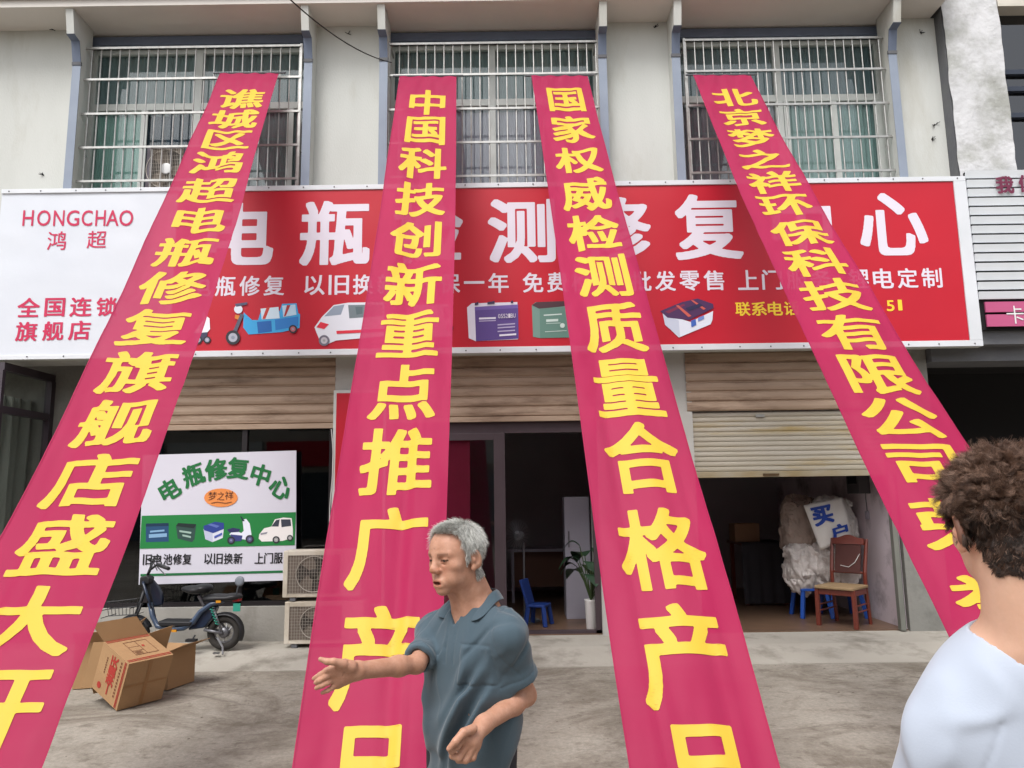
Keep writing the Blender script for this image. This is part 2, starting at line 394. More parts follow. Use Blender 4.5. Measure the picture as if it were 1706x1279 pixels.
# windows
M_curt = mat('dull curtain cloth', '#a59eac', .9, '#857f8c', 3, .8, stretch=(8, 1, .3))
M_curtg = mat('green curtain cloth', '#93aaa8', .9, '#7c928f', 3, .8, stretch=(8, 1, .3))
T1 = Z(853, 72, YI); TR = (Z(853, 166, YI), Z(853, 177, YI))
mull = [(330, [(150, 10), (241, 12), (484, 12)]), (820, []), (1298, [(1312, 9), (1392, 10), (1464, 14)])]
for wi, (a, b) in enumerate(win):
    wn = MB().box(a, b, 8.66, 8.72, WT-.11, WT).build('window', M_blue, bld)
    fr = MB(); t = .05; y0, y1 = YI-.03, YI+.03
    xm = X(mull[wi][0], 190, YI)
    fr.box(a, a+t, y0, y1, WB, WT-.11); fr.box(b-t, b, y0, y1, WB, WT-.11); fr.box(a+t, b-t, y0, y1, WT-.17, WT-.11); fr.box(a+t, b-t, y0, y1, WB, WB+.07)
    fr.box(xm-.045, xm+.045, y0-.004, y1+.004, WB+.07, WT-.17)
    fr.box(a+t, xm-.045, y0, y1, TR[1], TR[0]); fr.box(xm+.045, b-t, y0, y1, TR[1], TR[0])
    fr.build('frame', M_alu, wn, bevel=.004)
    for px, wd in mull[wi][1]:
        xq = X(px, 240, YI); MB().box(xq-wd/300, xq+wd/300, YI-.045, YI-.033, WB+.07, TR[1]-.01).build('sash', M_alu, wn)
    MB().box(a+t, xm-.045, YI-.003, YI+.003, WB+.07, WT-.17).box(xm+.045, b-t, YI-.003, YI+.003, WB+.07, WT-.17).build('pane', M_gwin, wn)
    sp_ = X(241 if wi == 0 else 1392, 240, YI)
    cells = [[(a-.02, xm, 1, '#7d9094'), (xm, b+.02, 1, '#77898e'), (a-.02, sp_, 0, '#8fb5ac'), (sp_, xm, 0, '#2b3a4d'), (xm, b+.02, 0, '#85898c')], [(a-.02, xm, 1, '#7a8e92'), (xm, b+.02, 1, '#7e9193'), (a-.02, xm, 0, '#a79fb0'), (xm, b+.02, 0, '#aaa3b2')], [(a-.02, xm, 1, '#72858b'), (xm, b+.02, 1, '#6f8289'), (a-.02, xm, 0, '#8b8790'), (xm, sp_, 0, '#93a9a6'), (sp_, b+.02, 0, '#8fa9a8')]][wi]  # navy cell has no real curtain: shade of the open sash put into colour
    for xa_, xb_, upr, cc in cells:
        z0_, z1_ = (TR[1]-.05, WT+.05) if upr else (WB, TR[1]+.02)
        ph_ = xa_*3.7
        MB().grid(lambda u, v: (xa_+(xb_-xa_)*u, YI+.045+.010*math.sin((xa_+(xb_-xa_)*u)*60+ph_)+.006*math.sin((xa_+(xb_-xa_)*u)*131), z0_+(z1_-z0_)*v), 90, 2).build('curtain', mat('curtain cloth '+cc, cc, .9, '#6c7478', 3, .3, stretch=(9, 1, .3)), wn, smooth=True)
    MB().box(a-.1, b+.1, 9.6, 9.7, WB-.1, ZS).box(a-.1, a-.02, 8.95, 9.6, WB-.1, ZS).box(b+.02, b+.1, 8.95, 9.6, WB-.1, ZS).box(a-.1, b+.1, 8.95, 9.6, ZS-.06, ZS-.01).box(a-.1, b+.1, 8.95, 9.6, WB-.1, WB-.02).build('room_lining', M_room, wn)
    # steel security grille on the face of the wall
    gr = MB(); yg = 8.46; g0, g1 = a+.05, b-.05; ztop = Z(853, 71, yg)
    for k in range(24):
        x = g0+(g1-g0)*k/23
        j = .004*mnoise.noise((k*3.1, wi*7., 0))
        gr.tube([(x+j, yg, ztop), (x+j*.5, yg+.002, (ztop+WB)/2), (x-j, yg, WB)], .0085, 6)
    for py in (72, 124, 181, 237, 293):
        z = Z(853, py, yg); gr.box(g0-.02, g1+.02, yg-.024, yg-.010, z-.013, z+.013)
    for x in (g0-.02, g1+.02): gr.box(x-.014, x+.014, yg-.016, yg+.016, WB, ztop+.02)
    for x in (g0, g1):
        for py in (76, 237): gr.box(x-.01, x+.01, yg+.016, YW+.13, Z(853, py, yg)-.01, Z(853, py, yg)+.01)
    gr.build('security_grille', M_steel, wn)
rr = random.Random(3)
for px, py in ((92, 50), (73, 292), (580, 56), (1090, 46), (1533, 54), (1558, 208), (1552, 232), (1600, 40)):
    p = at(px, py, YW); an = MB()
    for k in range(5): an.tube([p, p+Vector((rr.uniform(-.05, .05), -rr.uniform(.01, .04), rr.uniform(-.03, .03)))], .004, 4)
    an.build('rusty_anchor', M_dark, bld)
# ------------------------------ ground floor
def P(px, py=900, Y=YF): return X(px, py, Y)
pil = [(-14., P(60)), (P(553), P(622)), (P(1000), P(1150)), (P(1504), P(1572))]
pm = MB(); CEIL = 3.55
pm.box(-14., P(95), YF+.6, 9.8, 0, CEIL)
pm.build('left_return_wall', M_concw, bld)
for xa_, xb_ in ((P(553), P(622)), (P(1000), P(1164))): MB().box(xa_, xb_, YF+.002, 9.6, 0, CEIL).build('pier', mat('white pier paint', '#b9b8b3', .85, '#9c9a95', 2, .7, bump=.2), bld)
MB().box(P(1504), P(1572), YF+.002, 14, 0, CEIL).build('concrete_pier', M_concw, bld)
# slab over the shops and room shells
MB().box(-14., XR, YF+.1, 14, CEIL, CEIL+.12).build('ceiling_slab', M_room, bld)
MB().box(-14., XR, 12.6, 12.8, 0, CEIL).build('back_wall', M_room, bld)
tf = mat('brown floor tile', '#6f5746', .4, '#5a4638', 5, .8, bump=.1)
MB().box(-14., P(1572), YF+.05, 12.6, -.2, FLZ).build('shop_floor', tf, bld)
M_pink = mat('grimy pinkish wall paint', '#d8ccd2', .9, '#c4b8bf', 1.5, .7, bump=.2, col3='#766c70', scale3=1.8)
MB().box(P(1502)-.0, P(1503)+.0, YF+.06, 12.6, FLZ, CEIL).build('garage_side_wall', M_pink, bld)
for xa_, xb_ in ((P(1100), P(1164)), (P(585), P(640))): MB().box(xa_, xb_, 9.6, 12.6, FLZ, CEIL).build('partition_wall', M_room, bld)
# corrugated shutter bands
def shutter(mb, x0, x1, z0, z1, pitch, depth, y):
    n = max(1, int(round((z1-z0)/pitch))); p = (z1-z0)/n; pr = []
    for k in range(n):
        zb = z0+k*p
        pr += [(y, zb), (y-depth*.75, zb+p*.12), (y-depth, zb+p*.4), (y-depth*.85, zb+p*.8), (y, zb+p*.93)]
    pr.append((y, z1)); k = len(mb.v)
    for (yy, zz) in pr:
        for q in range(9): mb.v.append((x0+(x1-x0)*q/8, yy+.004*math.sin(q*1.7+zz*3), zz))
    for i in range(len(pr)-1):
        for q in range(8): mb.f.append((k+i*9+q, k+i*9+q+1, k+(i+1)*9+q+1, k+(i+1)*9+q)); mb.mi.append(0)
    return mb
for nm, xa, xb, pb in (('a', P(150), P(553), 709), ('b', P(622), P(1000), 702)):
    zb = Z((853), pb, YF)
    s = shutter(MB(), xa, xb, zb+.06, 3.75, .115, .022, YF+.02).build('roller_shutter', M_shut, bld)
    MB().box(xa, xb, YF-.012, YF+.03, zb, zb+.058).build('bottom_rail', M_shut, s, bevel=.004)
zb3, zm3 = Z(1310, 794, YF), Z(1310, 683, YF)
s = shutter(MB(), P(1155), P(1504), zm3, 3.75, .115, .022, YF+.0).build('shutter_band', M_shut, bld)
s = shutter(MB(), P(1155), P(1504), zb3+.07, zm3-.01, .056, .012, YF+.04).build('roller_shutter', M_shutl, bld)
MB().box(P(1155), P(1504), YF+.015, YF+.05, zb3, zb3+.068).build('bottom_rail', mat('rusty rail', '#a39c8c', .5, '#8c7440', 3, .8, metal=.2), s, bevel=.004)
hx = P(1292); MB().box(hx-.09, hx+.09, YF-.005, YF+.014, zb3+.015, zb3+.04).build('pull_handle', mat('rust', '#5d4526', .7, '#33271a', 20, .8), s)
lx = P(1280); MB().box(lx-.05, lx+.05, YF+.005, YF+.026, zm3-.075, zm3-.045).build('lock_plate', M_steel, s)
# jamb of the garage
gj = P(1500)
MB().box(gj-.09, gj-.035, YF-.03, YF+.04, FLZ, zb3+.3).build('guide_rail', mat('worn guide rail', '#8a8a83', .55, '#5d625a', 6, .8, metal=.3, stretch=(1, 1, .3)), bld)
MB().box(gj-.034, gj-.022, YF-.012, YF+.04, FLZ, zb3+.3).build('guide_slot', M_dark, bld)
# low wall and glazing of the first shop
lw = MB().box(P(95), P(553), YF-.05, YF+.15, 0, Z(330, 1012, YF-.05)).build('low_wall', M_low, bld)
zl = Z(330, 1012, YF-.05); zt1 = Z(853, 712, YF)
sg = MB().box(P(95), P(553), YF+.05, YF+.056, zl, zt1+.1).build('shop_glazing', M_gdark, bld)
fm = MB()
for px in (100, 245, 400, 549): fm.box(P(px)-.03, P(px)+.03, YF+.02, YF+.085, zl, zt1+.1)
fm.box(P(95), P(553), YF+.02, YF+.085, zl, zl+.05).build('frame', mat('dark bronze frame', '#2a2628', .4, metal=.3), sg)
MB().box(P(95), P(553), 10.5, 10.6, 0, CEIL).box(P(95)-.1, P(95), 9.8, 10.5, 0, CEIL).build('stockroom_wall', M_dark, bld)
# side glazing at the far left
sx = X(50, 700, 8.85)
sp = MB().box(sx-.03, sx-.024, 8.34, 9.24, 0, 3.2).build('side_glazing', glass('side glass', '#eef1ef', .06), bld)
fm = MB(); za, zb_ = Z(52, 622, 8.85), Z(45, 690, 8.85)
fm.box(sx-.05, sx+.02, 8.30, 9.25, za-.05, za+.04).box(sx-.05, sx+.02, 8.33, 9.25, zb_-.04, zb_+.04).box(sx-.05, sx+.03, 9.17, 9.25, 0, za-.05).box(sx-.05, sx+.02, 8.28, 8.33, 0, za-.05)
fm.build('frame', mat('purple grey frame', '#4a4148', .45, '#3a343b', 4), sp)
def cfn(u, v): return (sx-.25+.03*math.sin(u*30)+.02*math.sin(u*13+v*3), 8.5+u*.75, .2+2.7*v)
MB().grid(cfn, 60, 4).build('curtain', mat('grey sheet curtain', '#9a9d97', .9, '#858880', 2, .7), sp, smooth=True)
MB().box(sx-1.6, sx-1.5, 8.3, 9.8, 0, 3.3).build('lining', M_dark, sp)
# door set of the second shop
dz = Z(853, 706, YF); M_dfr = mat('brown purple door frame', '#4b3f44', .45, '#3e3438', 4, .7, metal=.2)
df = MB()
yd0, yd1 = YF+.06, YF+.13
df.box(P(622), P(1000), yd0, yd1, dz-.10, dz+.05).box(P(990), P(1000), yd0, yd1, FLZ, dz-.10).box(P(622), P(632), yd0, yd1, FLZ, dz-.10)
df.box(P(622), P(1000), yd0, yd1, FLZ-.01, FLZ+.035)
dr = df.build('door_frame', M_dfr, bld)
lf = MB(); xa, xb = P(632), P(843)
lf.box(xb-.13, xb, yd0-.02, yd0-.003, FLZ+.036, dz-.10).box(xa, xa+.06, yd0-.02, yd0-.003, FLZ+.036, dz-.10).box(xa+.06, xb-.13, yd0-.02, yd0-.003, FLZ+.036, FLZ+.14).box(xa+.06, xb-.13, yd0-.02, yd0-.003, dz-.18, dz-.10).build('door_leaf', M_dfr, dr, bevel=.003)
MB().box(xa+.06, xb-.13, yd0-.013, yd0-.009, FLZ+.14, dz-.18).build('door_glass', glass('door glass', '#d5d9da', .06), dr)
MB().box(xa+.02, P(783), yd0+.02, yd0+.04, FLZ+.3, dz-.15).build('red_panel', mat('dark red film', '#b52a4c', .5, '#9c2340', 2), dr)
# concrete ramp in front of the floor
rm = MB().prism([(7.62, -.05), (7.62, .004), (7.9, .06), (8.1, .098), (YF-.02, .104), (YF+.049, FLZ-.012), (YF+.049, -.05)], (-14., 0, 0), (0, 1, 0), (0, 0, 1), (P(1640)+14., 0, 0))
tag(rm.build('pavement', mat('pale concrete apron', '#aaa59b', .9, '#928c83', 1.3, .8, bump=.5, bscale=30, col3='#6f695f', scale3=2.), None), kind='structure')

# ================================================================ neighbour on the right
nb = empty('neighbour_building', (7.5, 8.6, 0), 'right hand neighbour with peeling whitewashed pier, blue grey glass and dark shopfront', 'building')
px0, px1 = X(1585, 160, 8.37), X(1680, 160, 8.37)
def rfn(u, v): 
    x = px0+(px1-px0)*u; z = SB+.4+(ZS+1.2-SB-.4)*v; e = .02*mnoise.noise((0, z*3, 5)) if u in (0, 1) else 0
    return (x+e, 8.37+.012*mnoise.noise((x*6, z*6, 0))+.008*mnoise.noise((x*19, z*19, 2)), z)
MB().grid(rfn, 16, 60).build('whitewashed_pier', M_rough, nb, smooth=True)
MB().box(XR+.002, px0+.02, 8.40, 8.9, SB, ZS+.001).build('pier_side', M_grey, nb)
MB().box(px0+.02, px1-.02, 8.40, 9.2, SB, ZS+1.2).build('pier_core', M_grey, nb)
MB().box(px1, px1+6, 8.55, 8.556, SB+.9, ZS+.8).build('window_glass', glass('blue grey glass', '#5c7590', .16, .05), nb)
wf = MB()
for py in (15, 120, 148, 192): 
    z = Z(1690, py, 8.5); wf.box(px1, px1+6, 8.49, 8.548, z-.03, z+.03)
wf.build('window_bar', mat('dark blue bar', '#2d3442', .5), nb)
MB().box(px1, px1+6, 8.36, 9.2, Z(1690, 13, 8.4), Z(1690, 13, 8.4)+1.2).build('cornice', M_fascia, nb)
MB().box(px1, px1+6, 9.0, 9.1, SB, ZS+.8).build('room_lining', mat('blue grey lining', '#5d7088', .9), nb)
bz = Z(1650, 588, 8.6)
MB().box(P(1572)+.01, 14, 8.55, 9.0, bz-.1, bz+.12).build('shop_beam', M_grey, nb)
MB().box(P(1572)+.01, 14, 8.7, 9.0, bz+.121, SB+.5).build('spandrel', M_concw, nb)
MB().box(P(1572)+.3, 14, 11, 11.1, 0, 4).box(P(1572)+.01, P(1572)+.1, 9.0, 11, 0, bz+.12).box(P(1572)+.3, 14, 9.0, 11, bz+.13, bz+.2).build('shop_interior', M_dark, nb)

# ================================================================ slatted sign of the neighbour
ss = empty('slatted_shop_sign', (X(1618, 400, 8.3), 8.3, Z(1650, 400, 8.3)), 'white louvred signboard with dark gaps and a pink lower band', 'sign')
sx0 = X(1620, 400, 8.3); a = MB()
zt_, zb_ = Z(1650, 284, 8.3), Z(1650, 501, 8.3); n = 14; p = (zt_-zb_)/n
for k in range(n):
    z = zb_+p*k; a.obox((sx0, 8.30, z+p*.2), (6, 0, 0), (0, .02, 0), (0, -.025, p*.74))
a.build('slats', mat('white slat paint', '#e4e8ec', .4, '#d4d9de', 3, .6), ss)
MB().box(sx0+.02, sx0+6, 8.34, 8.4, Z(1650, 548, 8.3), zt_).build('backing', M_dark, ss)
pb = MB(); z1, z2, z3, z4 = [Z(1650, q, 8.3) for q in (503, 520, 524, 544)]
pb.box(sx0+.06, sx0+6, 8.29, 8.31, z2, z1).box(sx0+.06, sx0+6, 8.29, 8.31, z4, z3).build('pink_band', mat('pink slat paint', '#b9567f', .4, '#a94a72', 2), ss)
t = MB(); pxwrite(t, '我们', [(1659, 293, 1689, 322), (1697, 291, 1727, 320)], 8.262, .03, .025)
t.build('lettering', mat('maroon letter', '#6a2340', .5), ss)
t = MB(); pxwrite(t, '卡', [(1677, 509, 1706, 539)], 8.284, .0, .0); t.build('small_lettering', mat('white letter', '#d8d8d8', .5), ss)

# ================================================================ overhead wire
wr = MB(); A, B = at(478, -6, 6.0), at(652, 104, 8.34)
wr.tube([A.lerp(B, k/10)+Vector((0, 0, -.10*4*(k/10)*(1-k/10))) for k in range(11)], .006, 6)
tag(wr.build('overhead_wire', M_dark), 'thin black cable crossing below the eave to the second window', 'cable')
# ================================================================ the long shop sign
sg = empty('shop_sign', (X(815, 440, YS), YS, Z(815, 440, YS)), 'long red and white printed battery repair signboard above the shutters', 'sign')
sx0, sx1 = X(-8, 450, YS), X(1622, 435, YS); sz0, sz1 = Z(815, 588, YS), Z(815, 305, YS)
M_vinw = mat('white vinyl', '#d3d6dd', .45, '#c6cad3', 1.2, .7, bump=.5, bscale=3.0, spec=.35)
M_vinr = mat('red vinyl', '#bb1128', .45, '#b01329', .9, .8, bump=.35, bscale=2.2, spec=.4)
M_vtxt = mat('white print', '#d9d2de', .45)
M_vred = mat('crimson print', '#bf2450', .5)
M_vyel = mat('yellow print', '#f0cc35', .45)
MB().box(sx0, sx1, YS+.02, YS+.10, sz0, sz1).build('box_frame', M_alu, sg)
xr0 = X(290, 450, YS); b_ = .055
rx1 = X(1601, 435, YS)
def wr(x, z, amp): return amp*(mnoise.noise((x*1.1, z*2.5, 0))+.5*mnoise.noise((x*3+z*2, z*4-x, 3)))
def panel(xa, xb, za, zb, y, amp):
    return MB().grid(lambda u, v: (xa+(xb-xa)*u, y+wr(xa+(xb-xa)*u, za+(zb-za)*v, amp), za+(zb-za)*v), int((xb-xa)*20), 40)
panel(sx0, xr0-.002, sz0, sz1, YS, .005).build('white_panel', M_vinw, sg, smooth=True)
panel(xr0, rx1, sz0+.07, sz1-.06, YS-.002, .003).build('red_panel', M_vinr, sg, smooth=True)
fr = MB(); fr.box(xr0, sx1, YS-.016, YS+.019, sz0, sz0+.068).box(xr0, sx1, YS-.016, YS+.019, sz1-.058, sz1).box(rx1+.002, sx1, YS-.016, YS+.019, sz0+.069, sz1-.059)
fr.box(sx0, xr0-.001, YS-.018, YS+.019, sz1-.05, sz1+.002).box(sx0, xr0-.001, YS-.016, YS+.019, sz0-.002, sz0+.045)
fr.build('border_strip', mat('white folded edge', '#d9dbe0', .4, '#c4c7cb', 2, .7), sg, bevel=.003)
sc_ = MB()
for k in range(30):
    x = sx0+.1+(sx1-sx0-.2)*k/29+random.uniform(-.03, .03)
    for z in (sz0+.03, sz1-.025): sc_.lathe((x, YS-.018, z), (0, -1, 0), [(.009, 0), (.006, .006)], 8)
sc_.build('screws', M_grey, sg)
YT = YS-.0045; dpr = lambda u, v: wr(u, v, .003); dpw = lambda u, v: wr(u, v, .005)
def roww(y0a, y0b, items):
    return [(a, y0a+(y0b-y0a)*(a/1700.), b, y0a+(y0b-y0a)*(a/1700.)+h) for a, b, h in items]
t = MB()
hx = [(38, 56), (62, 84), (89, 107), (111, 132), (136, 154), (159, 176), (177, 198), (199, 222)]
pxwrite(t, 'HONGCHAO', [(a, 350, b, 376) for a, b in hx], YT, .006, .006, n=90, dep=dpw)
t.build('brand_lettering', M_vred, sg)
t = MB(); pxwrite(t, '鸿', [(79, 385, 110, 416)], YT, .006, .006, n=80, dep=dpw); t.build('brand_lettering', M_vred, sg); t = MB(); pxwrite(t, '超', [(145, 384, 177, 413)], YT, .006, .006, n=80, dep=dpw)
t.build('brand_lettering', M_vred, sg)
t = MB(); pxwrite(t, '全国连锁', [(29, 496, 66, 528), (74, 496, 108, 527), (116, 495, 153, 527), (160, 495, 195, 526)], YT, .022, .016, n=70, dep=dpw)
t.build('brand_lettering', M_vred, sg)
t = MB(); pxwrite(t, '旗舰店', [(26, 536, 62, 568), (71, 535, 106, 567), (114, 534, 151, 566)], YT, .022, .016, n=70, dep=dpw)
t.build('brand_lettering', M_vred, sg)
t = MB()
big = [(346, 337, 456, 441), (500, 334, 616, 441), (655, 331, 771, 438), (813, 331, 925, 437), (968, 328, 1084, 434), (1124, 323, 1236, 432), (1286, 324, 1386, 428), (1431, 321, 1544, 425)]
pxwrite(t, '电瓶检测修复中心', big, YT, .027, .020, n=96, dep=dpr)
t.build('title_lettering', M_vtxt, sg)
L2 = '电瓶修复以旧换新质保一年免费检测批发零售上门服务锂电定制'
bx2 = []
for x0 in (318, 507, 692, 871, 1051, 1229, 1414):
    for k in range(4):
        a = x0+k*40.5; y = 460-(a-350)*.0117; q = (a, y, a+34, y+33)
        if L2[len(bx2)] == '一': q = (a, y+13, a+34, y+17.5)
        bx2.append(q)
for k in range(7):
    t = MB(); pxwrite(t, L2[4*k:4*k+4], bx2[4*k:4*k+4], YT, .018, .013, n=64, dep=dpr); t.build('service_lettering', M_vtxt, sg)
t = MB(); pxwrite(t, '联系电话', [(1225+k*27, 503-k*.3, 1250+k*27, 526-k*.3) for k in range(4)], YT, .02, .014, n=60, dep=dpr)
t.build('phone_lettering', M_vyel, sg)
t = MB(); pxwrite(t, '51', [(1477, 500, 1490, 518), (1496, 499, 1503, 517)], YT, .012, .01, dep=dpr)
t.build('phone_lettering', M_vyel, sg)

# printed pictures: layered flat shapes, pixel outlines on the sign plane
PRN = {}
def prn(c):
    if c not in PRN: PRN[c] = mat('print '+c, c, .45)
    return PRN[c]
def picture(parent, name, layers, Y, dy=.0007):
    cols = []; mb = MB()
    for k, (c, pts) in enumerate(layers):
        if c not in cols: cols.append(c)
        mb.cur = cols.index(c)
        if isinstance(pts, tuple):        # ellipse cx,cy,rx,ry
            cx, cy, rx, ry = pts; pts = [(cx+rx*math.cos(a*math.pi/12), cy+ry*math.sin(a*math.pi/12)) for a in range(24)]
        mb.poly([at(x, y, Y-dy*k) for x, y in pts[::-1]])
    return mb.build(name, [prn(c) for c in cols], parent)
def ring(c, cx, cy, r, hub, tyre='#2b2b33'):
    return [(tyre, (cx, cy, r, r)), (hub, (cx, cy, r*.62, r*.62)), (c, (cx, cy, r*.25, r*.25))]
YP = YS-.0075
picture(sg, 'printed_scooter', [('#e8e8ef', [(333, 540), (343, 526), (349, 530), (350, 548), (340, 560), (325, 562), (322, 556)]), ('#8b90a8', [(336, 528), (338, 520), (342, 520), (342, 530)]), ('#3a3d55', [(322, 555), (346, 553), (344, 566), (326, 568)])]+ring('#bbbbcc', 330, 566, 7, '#9999aa')+ring('#bbbbcc', 345, 566, 6, '#9999aa'), YP)
picture(sg, 'printed_cargo_trike', [('#3aa0d8', [(406, 520), (420, 533), (430, 533), (434, 520), (466, 518), (470, 506), (494, 505), (497, 522), (500, 523), (499, 546), (470, 553), (414, 557), (405, 545)]), ('#1f5fa8', [(428, 536), (452, 534), (453, 552), (430, 555)]), ('#2a78c0', [(458, 532), (497, 527), (497, 543), (459, 550)]), ('#c9dcea', [(434, 514), (464, 511), (466, 530), (436, 532)]), ('#b8d3e6', [(470, 509), (492, 507), (494, 524), (472, 528)]), ('#c03a30', [(444, 512), (450, 511), (442, 531), (437, 531)]), ('#a63030', [(478, 508), (484, 508), (476, 526), (473, 527)]), ('#d8dde8', (397, 515, 7, 7)), ('#51506a', [(391, 506), (412, 503), (412, 507), (394, 511)]), ('#d08030', [(392, 524), (402, 526), (400, 534), (391, 530)]), ('#55586a', [(401, 522), (406, 524), (392, 558), (386, 556)])]+ring('#8890a0', 388, 562, 12, '#a8aab8')+ring('#8890a0', 488, 548, 7, '#b0606a'), YP)
picture(sg, 'printed_cabin_trike', [('#d9dbe4', [(528, 556), (524, 545), (536, 528), (556, 508), (580, 504), (640, 503), (640, 560), (560, 567), (548, 572), (534, 570)]), ('#8c98a8', [(540, 527), (556, 510), (574, 507), (568, 524)]), ('#6d7a80', [(580, 508), (638, 507), (638, 526), (582, 530)]), ('#55656a', [(592, 511), (604, 511), (604, 522), (594, 524)]), ('#d32c40', [(527, 545), (534, 536), (548, 540), (540, 548)]), ('#d32c40', [(560, 551), (640, 547), (640, 552), (561, 556)])]+ring('#999999', 540, 567, 9, '#b8b4bc', '#6d6a78'), YP)
picture(sg, 'printed_trike_rear', [('#c9c3d0', [(690, 508), (748, 506), (752, 540), (752, 560), (690, 562)]), ('#6a6478', [(738, 512), (748, 511), (748, 530), (740, 532)])]+ring('#888888', 749, 546, 6, '#9a94a4'), YP)
picture(sg, 'printed_purple_battery', [('#dcd8e6', [(778, 512), (786, 505), (862, 503), (863, 565), (792, 568), (781, 563)]), ('#5a4488', [(791, 511), (863, 507), (864, 564), (793, 568)]), ('#6e58a0', [(791, 511), (863, 507), (863, 513), (791, 517)]), ('#e4e0ee', [(798, 529), (826, 528), (826, 531), (798, 532)]), ('#b9aed0', [(798, 534), (826, 533), (826, 534.5), (798, 535.5)]), ('#b9aed0', [(829, 540), (858, 538), (858, 540), (829, 542)]), ('#b9aed0', [(829, 545), (858, 543), (858, 545), (829, 547)]), ('#b9aed0', [(829, 551), (858, 549), (858, 551), (829, 553)]), ('#e4e0ee', [(832, 557), (860, 555), (860, 558), (832, 560)]), ('#39304f', [(791, 505), (797, 502), (797, 507), (791, 509)]), ('#39304f', [(812, 503), (824, 501), (824, 506), (812, 507)]), ('#39304f', [(851, 501), (855, 500), (855, 505), (851, 505)])], YP)
t = MB(); pxwrite(t, '05521BU', [(830+k*4.2, 523-k*.2, 833.6+k*4.2, 530-k*.2) for k in range(7)], YP-.0115, 0, 0, n=40); t.build('battery_lettering', M_vtxt, sg)
picture(sg, 'printed_green_battery', [('#6f8f86', [(886, 508), (893, 503), (950, 501), (950, 562), (900, 563), (888, 561)]), ('#5f8277', [(899, 514), (950, 511), (950, 562), (900, 563)]), ('#4b3038', [(886, 508), (894, 503), (950, 501), (950, 509), (898, 514)]), ('#c5d5cf', [(906, 524), (936, 522), (936, 524), (906, 526)]), ('#c5d5cf', [(910, 532), (930, 531), (930, 535), (910, 536)]), ('#a5bdb4', [(910, 538), (934, 537), (934, 538.5), (910, 539.5)]), ('#c5d5cf', [(908, 552), (944, 550), (944, 551), (908, 553)]), ('#c5d5cf', (937, 542, 4, 4))], YP)
picture(sg, 'printed_white_battery', [('#d6dae6', [(1104, 522), (1150, 536), (1188, 518), (1187, 532), (1184, 540), (1131, 562), (1108, 540)]), ('#bfc5d6', [(1104, 522), (1131, 534), (1133, 562), (1108, 541)]), ('#4a2c55', [(1100, 518), (1136, 503), (1162, 497), (1188, 506), (1189, 513), (1148, 533), (1112, 529)]), ('#7a2a48', [(1108, 519), (1138, 506), (1142, 508), (1114, 522)]), ('#c25a50', [(1126, 509), (1130, 508), (1152, 526), (1147, 528)]), ('#c25a50', [(1151, 500), (1155, 500), (1176, 514), (1172, 516)]), ('#2c2a4c', [(1142, 513), (1166, 505), (1172, 509), (1148, 518)]), ('#3f62b0', [(1151, 534), (1159, 531), (1160, 541), (1152, 545)]), ('#6f86c4', [(1163, 529), (1173, 525), (1173, 531), (1163, 535)])], YP)

